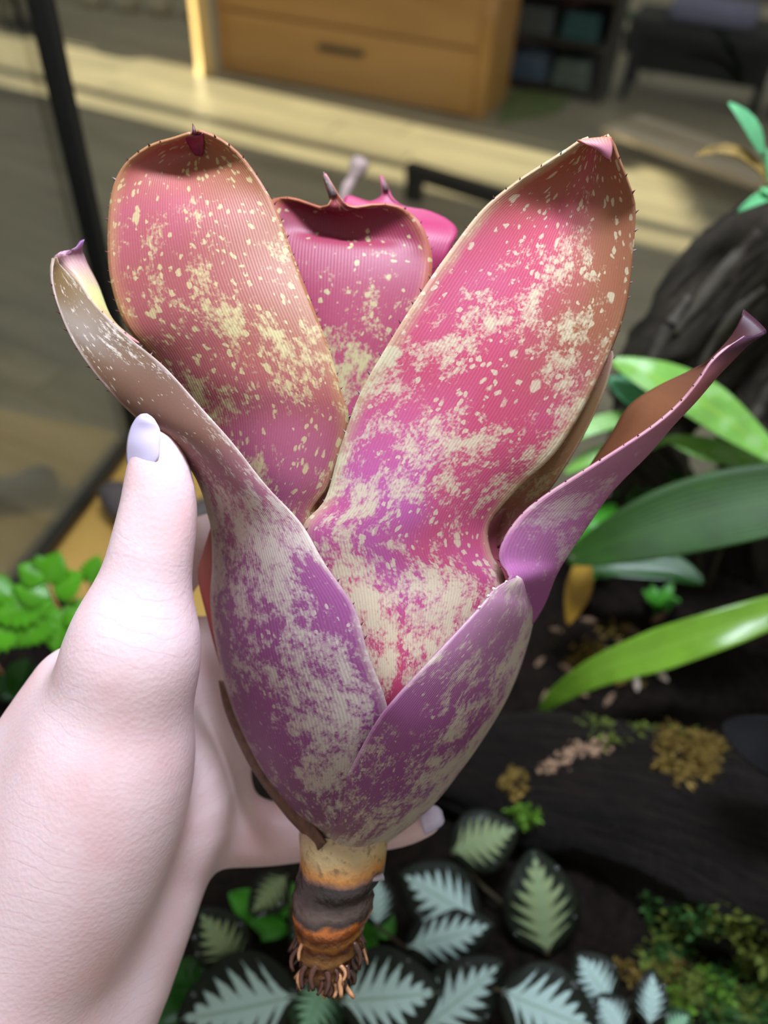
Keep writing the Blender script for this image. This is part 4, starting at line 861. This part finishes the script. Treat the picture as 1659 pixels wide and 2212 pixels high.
# big dark log at lower right
def barkmat(name, dark, light, scale=26, stretch=(1, 1, 1), rough=.7, bd=.006):
    m, nt, b = newmat(name); L = nt.links.new
    un = N(nt, 'ShaderNodeUVMap', uv_map='norm'); mp = N(nt, 'ShaderNodeMapping'); mp.inputs['Scale'].default_value = stretch; L(un.outputs[0], mp.inputs[0])
    n1 = N(nt, 'ShaderNodeTexNoise', i_Scale=float(scale), i_Detail=8.0, i_Roughness=.68, i_Distortion=.8); L(mp.outputs[0], n1.inputs['Vector'])
    L(ramp(nt, n1.outputs[0], [(.36, dark), (.58, tuple((a + c) / 2 for a, c in zip(dark, light))), (.76, light)]), b.inputs['Base Color'])
    b.inputs['Roughness'].default_value = rough; b.inputs['Specular IOR Level'].default_value = .2; bump(nt, b, n1.outputs[0], .9, bd); return m
def barklog(name, pts, rads, mat, label, cat, seed, n=48, m_=90, rough=.12, sq=1.0):
    A = bez([np.append(p, r) for p, r in zip(pts, rads)], m_); vs, uv = [], []; rg = np.random.RandomState(seed); ph = rg.uniform(0, 6.28, 8)
    for i in range(m_):
        p, r = A[i, :3], A[i, 3]; t = A[min(i + 1, m_ - 1), :3] - A[max(i - 1, 0), :3]; t = Vector(t).normalized()
        a = t.cross(Vector((0, 0, 1))).normalized(); b = t.cross(a)
        for k in range(n):
            q = 2 * math.pi * k / n; v = i / (m_ - 1)
            w = 1 + rough * (math.sin(3 * q + ph[0] + v * 4) * .6 + math.sin(7 * q + ph[1] + v * 7) * .35 + math.sin(13 * q + ph[2] - v * 5) * .25 + .5 * math.sin(v * 17 + ph[3] + 2 * q)) + rg.uniform(-.02, .02)
            if i in (0, m_ - 1): w *= .3
            vs.append(Vector(p) + (a * math.cos(q) + b * math.sin(q) * sq) * r * w); uv.append((abs(k / n - .5) * 2, v))
    fs = [(i * n + k, i * n + (k + 1) % n, (i + 1) * n + (k + 1) % n, (i + 1) * n + k) for i in range(m_ - 1) for k in range(n)] + [tuple(range(n))[::-1], tuple((m_ - 1) * n + k for k in range(n))]
    SURF[name + str(seed)] = BVHTree.FromPolygons([Vector(v) for v in vs], fs)
    return tag(mk(name, vs, fs, mat, None, True, {'norm': uv}), label, cat)
m_log = barkmat('dark_log', lin(8, 7, 7), lin(48, 38, 33), 7, (9, 1.4, 1), .6)
barklog('driftwood_log', [P(900, 1650, .535), P(1060, 1680, .525), P(1250, 1710, .51), P(1450, 1770, .495), P(1680, 1850, .478), P(1900, 1930, .468)], [.020, .036, .048, .056, .062, .060], m_log, 'thick dark driftwood log lying across the right of the tank', 'driftwood', 2)
m_bark = barkmat('grey_root_bark', lin(28, 24, 20), lin(92, 84, 70), 5, (5, 2.5, 1), .85, .008)
barklog('root_wood', [P(1800, 420, .478), P(1640, 560, .506), P(1500, 720, .546), P(1425, 860, .590), P(1405, 1010, .625), onz(1420, 1185, .85), onz(1420, 1225, .825)], [.030, .036, .038, .035, .030, .028, .026], m_bark, 'rough grey brown root wood leaning in the back right of the tank', 'driftwood', 5, rough=.15)
barklog('root_wood', [P(1960, 690, .500), P(1775, 790, .535), P(1675, 890, .567), P(1640, 1020, .600), onz(1650, 1230, .86), onz(1650, 1270, .835)], [.034, .035, .034, .030, .028, .026], m_bark, 'grey root wood lying low behind the pale green leaf', 'driftwood', 8, rough=.13)
m_twig = simple('root_twig', lin(68, 62, 52), .8, .3, 40)
for k, pt in enumerate([[(1640, 500), (1585, 560), (1520, 640), (1460, 720)], [(1650, 620), (1600, 660), (1550, 720), (1510, 800)], [(1490, 640), (1450, 700), (1415, 765), (1395, 835)], [(1700, 800), (1665, 840), (1635, 890), (1610, 950)]]):
    tag(MB().tube([surf(q, ('root_wood5', 'root_wood8')) for q in bez([P(x, y, .5) for x, y in pt], 14)], [.003] * 4 + [.0045] * 6 + [.003] * 4, 9, wob=.15, rnd=rs2).build('root_strand', m_twig, None, True),
        ['knobbly pale root strand at the top of the root wood', 'pale root strand curling beside the arching leaf tip', 'pale root strand nearest the broad pink leaf', 'pale root strand hanging beside the pale green leaf'][k], 'root', 'strands on the root wood')

# pale stick standing behind the rosette
m_stick = simple('pink_grey_stick', lin(168, 146, 140), .8, .25, 80)
sb = Vector(P(700, 900, .66)); sb.z = max(soil_z(sb.x, sb.y), .808) - .001
tag(MB().tube(bez([sb, P(690, 640, .62), P(738, 440, .585), P(762, 385, .58), P(785, 342, .575)], 26).tolist(), [.004] * 20 + [.0055, .0065, .007, .007, .006, .003], 9, wob=.12, rnd=rs2).build('bark_stick', m_stick, None, True), 'pale pinkish grey bark stick standing behind the bromeliad tips', 'stick')

# strap and broad leaves at the right
def soilroot(px, py, d):
    b = Vector(P(px, py, d)); b.z = soil_z(b.x, b.y) - .005; return b
m_strap = leafmat('strap_green', lin(112, 156, 46), lin(124, 166, 60), rough=.18, trans=.2, var=.12)
m_pale = leafmat('pale_green', lin(130, 186, 84), lin(150, 190, 70), rough=.25, spots=lin(160, 204, 130), trans=.3)
m_broad = leafmat('broad_dark_green', lin(36, 74, 12), lin(46, 86, 20), rough=.55, trans=.25)
m_teal = leafmat('teal_green', lin(88, 164, 110), rough=.3, trans=.3); m_yel = leafmat('yellow_leaf', lin(176, 140, 52), rough=.4, trans=.3)
def strap(name, pts, width, mat, parent, n=40, m_=13, cup=.12, prof='strap', nrm=UPC):
    A = bez(pts, n); vs, uv = [], []
    for i in range(n):
        t = Vector(A[min(i + 1, n - 1)] - A[max(i - 1, 0)]).normalized(); nn = Vector(nrm); nn = (nn - t * nn.dot(t)).normalized(); sd_ = t.cross(nn); v = i / (n - 1)
        w = (min(1, .14 + v * 1.7) * (1 - v ** 4) ** .7 if prof == 'strap' else math.sin(math.pi * min(1, .02 + v * .97)) ** .8) * width / 2; w = max(w, .0004)
        for j in range(m_):
            u = j / (m_ - 1) * 2 - 1; vs.append(Vector(A[i]) + sd_ * u * w + nn * cup * w * u * u); uv.append((j / (m_ - 1), v))
    fs = [(i * m_ + j, i * m_ + j + 1, (i + 1) * m_ + j + 1, (i + 1) * m_ + j) for i in range(n - 1) for j in range(m_ - 1)]
    return mk(name, vs, fs, mat, parent, True, {'norm': uv}, None, .0009)
b0_ = soilroot(1185, 1500, .63); sp_ = empty('strap_leaf_plant', b0_, 'plant with one glossy bright green strap leaf above the dark log', 'plant')
strap('leaf', [P(1165, 1545, .580), P(1200, 1506, .560), P(1290, 1452, .527), P(1420, 1405, .504), P(1560, 1358, .49), P(1700, 1310, .485), P(1820, 1275, .48)], .0285, m_strap, sp_)
MB().tube([b0_, P(1166, 1543, .580)], .0022, 8).build('stem', m_pet, sp_, True)
b0_ = soilroot(1300, 1260, .64); bp_ = empty('broad_leaf_plant', b0_, 'plant with large dark green ribbed leaves right of the bromeliad', 'plant')
strap('leaf', [P(1225, 1208, .52), P(1340, 1165, .50), P(1480, 1120, .485), P(1640, 1085, .47), P(1800, 1060, .46), P(1950, 1050, .46)], .0485, m_broad, bp_, prof='oval', cup=.2)
strap('leaf', [P(1235, 1225, .60), P(1330, 1215, .59), P(1440, 1225, .58), P(1520, 1260, .57)], .026, m_deep, bp_, prof='oval', cup=.2)
strap('leaf', [P(1238, 1214, .60), P(1285, 1135, .60), P(1330, 1090, .61)], .018, m_grn, bp_, prof='oval')
MB().tube([b0_, P(1238, 1215, .60), P(1226, 1208, .521), P(1240, 1203, .518)], .0022, 8).build('stem', m_pet, bp_, True)
b0_ = soilroot(1572, 1190, .63); pp_ = empty('pale_leaf_plant', b0_, 'plant with pale mottled green leaves below the root wood', 'plant')
strap('leaf', [P(1690, 1000, .51), P(1600, 930, .51), P(1510, 865, .51), P(1410, 815, .51), P(1322, 778, .52)], .0334, m_pale, pp_, prof='oval', cup=.15)
strap('leaf', [P(1660, 1005, .53), P(1580, 985, .53), P(1500, 965, .53), P(1440, 945, .535)], .018, m_pale, pp_, prof='oval', cup=.2)
blade('leaf', P(1408, 888, .535), P(1308, 820, .54), .0205, m_teal, pp_, UPC)
strap('leaf', [P(1420, 900, .55), P(1340, 905, .545), P(1260, 930, .545), P(1200, 970, .55)], .0128, m_pale, pp_, prof='oval')
strap('leaf', [P(1460, 945, .56), P(1360, 968, .56), P(1280, 988, .56), P(1220, 1022, .565)], .0145, m_pale, pp_, prof='oval')
MB().tube(bez([b0_, P(1600, 1080, .575), P(1660, 1006, .531), P(1690, 1001, .511)], 12).tolist(), .0018, 7).build('stem', m_pet, pp_, True)
MB().tube(bez([b0_, P(1480, 1010, .575), P(1462, 945, .5605), P(1422, 901, .551), P(1406, 887, .536)], 14).tolist(), .0014, 7).build('stem', m_pet, pp_, True)
b0_ = soilroot(1205, 1360, .60); yl = empty('yellowed_leaf', b0_, 'single yellowed narrow leaf hanging beside the bromeliad', 'leaf')
blade('blade', P(1265, 1195, .55), P(1225, 1348, .56), .020, m_yel, yl, UPC, prof='lance'); MB().tube(bez([b0_, P(1232, 1300, .572), P(1264, 1199, .551)], 8).tolist(), .0010, 6).build('stalk', m_pet, yl, True)
# small plants in the middle distance behind the right arching leaf
for k, (x, y, lab) in enumerate([(1415, 1325, 'little green leafy plant on the soil above the bright strap leaf'), (1280, 1150, 'little green rosette plant between the root wood and arching pink leaf'), (1262, 1255, 'little leafy plant on the soil behind the yellowed hanging leaf')]):
    b0_ = surf(P(x, y, .66), ('soil',)) - Vector((0, 0, .003)); q_ = empty('rosette_plant', b0_, lab, 'plant')
    MB().tube([b0_, b0_ + up * .012], .002, 6).build('stem', m_pet, q_, True)
    for i in range(9):
        a = i * 2.4; l = random.uniform(.012, .020); blade('leaf', b0_ + up * .011, b0_ + Vector((math.cos(a) * l, math.sin(a) * l, .016 + random.uniform(0, .012))), .010, random.choice((m_grn, m_deep, m_teal)), q_, up, n=10, m_=7)
# sprig in the upper right corner
b0_ = soilroot(1860, 1200, .53); sg = empty('leafy_sprig', b0_, 'thin upright sprig with fresh green and one withered leaf', 'plant')
st_ = [b0_, P(1850, 800, .45), P(1740, 560, .435), P(1682, 430, .435), P(1655, 360, .435), P(1640, 318, .43)]
m_spr = simple('sprig_stem', lin(110, 150, 100), .5, .2)
MB().tube(bez(st_, 24).tolist(), .0012, 7).build('stem', m_spr, sg, True)
m_fresh = leafmat('fresh_green', lin(112, 190, 132), rough=.3, trans=.3)
m_with = simple('withered_leaf', lin(122, 100, 46), .6, .5, 120)
blade('leaf', P(1646, 335, .43), P(1570, 226, .425), .0115, m_fresh, sg, UPC, serr=.05, n=24)
blade('leaf', P(1662, 400, .437), P(1655, 320, .43), .006, m_fresh, sg, UPC)
blade('leaf', P(1680, 420, .44), P(1592, 462, .43), .0075, m_fresh, sg, UPC, cup=.3)
lf = strap('leaf', [P(1672, 415, .438), P(1640, 370, .435), P(1590, 335, .432), P(1545, 328, .432), P(1503, 338, .43)], .008, m_with, sg, prof='oval', cup=.7); lf['label'] = 'withered brown curled leaf'
blade('leaf', P(1690, 450, .44), P(1640, 410, .43), .008, m_fresh, sg, UPC)
blade('leaf', P(1703, 475, .4345), P(1765, 420, .43), .010, m_fresh, sg, UPC)
# dark leaf at right margin in front of the log
b0_ = soilroot(1850, 2380, .42); dl = empty('dark_leaf_plant', b0_, 'plant with a smooth near-black leaf in front of the log', 'plant')
m_blkleaf = leafmat('black_leaf', lin(14, 13, 14), rough=.6, trans=0, spec=.06)
strap('leaf', [P(1800, 1700, .385), P(1720, 1640, .385), P(1640, 1600, .39), P(1560, 1565, .40)], .0305, m_blkleaf, dl, prof='oval', cup=.15); MB().tube(bez([b0_, P(1930, 2000, .350), P(1800, 1700, .385)], 10).tolist(), .002, 7).build('stem', m_pet, dl, True)

# moss tufts, crust and chips
def moss(px, py, d, rx, ry, n, mats, label, seed, l=.006, w=.0016, cat='moss', on=('soil', 'driftwood_log2')):
    rg = random.Random(seed); c = Vector(P(px, py, d)); b = MB(); R_, U_, T_ = Vector(ROT[:, 0]), Vector(ROT[:, 1]), Vector(ROT[:, 2])
    cl_ = [(rg.uniform(0, 6.28), math.sqrt(rg.random())) for _ in range(max(6, n // 28))]
    for i in range(n):
        a, r = cl_[i % len(cl_)]; q = c + R_ * (math.cos(a) * r * rx + rg.gauss(0, rx * .13)) + U_ * (math.sin(a) * r * ry + rg.gauss(0, ry * .13)) - T_ * (.010 * r * r); q = surf(q, on, True)
        if q is None: continue
        dr_ = (T_ * rg.uniform(.3, 1) + R_ * rg.uniform(-1, 1) + U_ * rg.uniform(-.6, 1)).normalized(); s = dr_.cross(Vector((rg.uniform(-1, 1), rg.uniform(-1, 1), rg.uniform(-1, 1)))).normalized()
        ll = l * rg.uniform(.5, 1.3); ww = w * rg.uniform(.6, 1.2); dr2 = (dr_ + s.cross(dr_) * .5).normalized()
        nn = s.cross(dr_) * ww * .35
        b.add([q - dr_ * .004, q + dr_ * ll * .5 + s * ww, q + dr_ * ll * .5 + nn, q + dr_ * ll * .5 - s * ww, q + dr_ * ll * .5 + dr2 * ll * .5], [(0, 1, 2), (0, 2, 3), (1, 4, 2), (2, 4, 3), (0, 3, 1), (1, 3, 4)])
    return tag(b.build('moss_tuft', mats, None, False), label, cat, kind='stuff')
m_my = simple('moss_yellow', lin(120, 100, 50), .8, .5, 300, spec=.1); m_mg = simple('moss_green', lin(96, 140, 36), .7, .4, 200); m_mo = simple('moss_olive', lin(90, 104, 30), .8, .4, 200); m_md = simple('moss_dark', lin(42, 82, 26), .7, .4, 200); m_be = simple('fungus_beige', lin(142, 114, 90), .8, .3, 300, bumpd=.001)
moss(1500, 1610, .44, .018, .022, 1100, m_my, 'yellowish moss tuft growing on the dark log', 1, l=.008, w=.0009, on=('driftwood_log2',))
moss(1435, 1650, .445, .006, .008, 60, m_my, 'tiny yellow moss tuft at the edge of the log', 2)
moss(1135, 1775, .475, .009, .008, 130, m_mg, 'bright green moss tuft under the end of the log', 3)
moss(1110, 1690, .485, .010, .014, 120, m_my, 'straw coloured moss tuft at the left end of the log', 4, l=.004)
moss(1390, 2090, .46, .026, .012, 260, m_my, 'dull straw moss behind the little silver leaves', 5, l=.006)
moss(1560, 2110, .455, .045, .034, 700, m_mo, 'olive moss patch in front of the log', 6, l=.008, w=.0022)
moss(1480, 2020, .47, .022, .030, 300, m_md, 'dark green moss patch below the log', 7, l=.008, w=.002)
moss(1520, 2170, .44, .022, .014, 240, m_mg, 'bright green moss patch at the front of the tank', 8, l=.007, w=.002)
moss(1640, 2180, .44, .028, .026, 400, m_md, 'dark feathery moss patch at the front right of the tank', 9, l=.012, w=.0018)
moss(1330, 1420, .60, .045, .020, 260, m_my, 'brown straw litter on the soil beneath the strap leaf', 10, l=.010, w=.0014, cat='litter')
moss(1400, 1560, .505, .040, .020, 260, m_mo, 'dim olive moss along the top of the log', 11, l=.006, on=('driftwood_log2',))
moss(1490, 1075, .64, .05, .02, 300, m_md, 'dark green moss cushion beneath the pale mottled leaves', 12, l=.008, w=.003, on=('soil', 'root_wood5', 'root_wood8'))
rg = random.Random(12)
cb = MB()
for k in range(26):
    t = k / 25; q = Vector(P(1175 + 130 * t, 1660 - 52 * t + 10 * math.sin(t * 9), .470 - .006 * t)); q = surf(q, ('driftwood_log2',)); [cb.ball(q + Vector((rg.gauss(0, .003), rg.gauss(0, .003), rg.gauss(0, .002))), rg.uniform(.0006, .0022), 5, 4, (rg.uniform(.6, 1.3), rg.uniform(.6, 1.2), rg.uniform(.5, 1.2))) for _ in range(9)]
tag(cb.build('bark_fungus', m_be, None, False), 'pinkish beige crusty bracket fungus on top of the dark log', 'fungus')
m_chip = simple('wood_chip', lin(108, 84, 62), .8, .4, 120)
m_chipl = simple('pale_chip', lin(170, 156, 140), .8, .3, 120)
CHIPS = []
for k in range(16):
    for _ in range(200):
        x, y = rg.uniform(1165, 1430), rg.uniform(1320, 1505); q = onz(x, y, .85)
        if all(math.hypot(q[0] - e[0], q[1] - e[1]) > .021 for e in CHIPS): break
    CHIPS.append(q); z = soil_z(q[0], q[1]); h_ = SURF['soil'].ray_cast(Vector((q[0], q[1], 1.2)), Vector((0, 0, -1))); q = Vector((q[0], q[1], (h_[0].z if h_[0] is not None else z) + .001))
    a = rg.uniform(0, 6.28); l = rg.uniform(.012, .020); d_ = Vector((math.cos(a), math.sin(a), rg.uniform(-.1, .25)))
    s_ = d_.cross(up).normalized(); X_ = d_.normalized(); Yv = s_; Zv = X_.cross(Yv)
    vs = []
    for i, (w, hgt) in enumerate(((.2, .4), (1, 1), (.9, .8), (.3, .3))):
        c = q + X_ * l * (i / 3 - .5)
        for (p_, r_) in ((-1, -1), (1, -1), (1, 1), (-1, 1)): vs.append(c + Yv * p_ * w * l * .16 + Zv * r_ * hgt * .002)
    fs = [(0, 3, 2, 1), (12, 13, 14, 15)] + [(i * 4 + j, i * 4 + (j + 1) % 4, i * 4 + 4 + (j + 1) % 4, i * 4 + 4 + j) for i in range(3) for j in range(4)]
    pale_ = k % 5 == 0
    tag(mk('wood_chip', vs, fs, m_chipl if pale_ else m_chip, None, False), 'pale splinter of wood lying on the soil near the strap leaf' if pale_ else 'brown wood chip lying on the soil near the strap leaf', 'wood chip', 'pale splinters on the soil' if pale_ else 'brown wood chips on the soil')
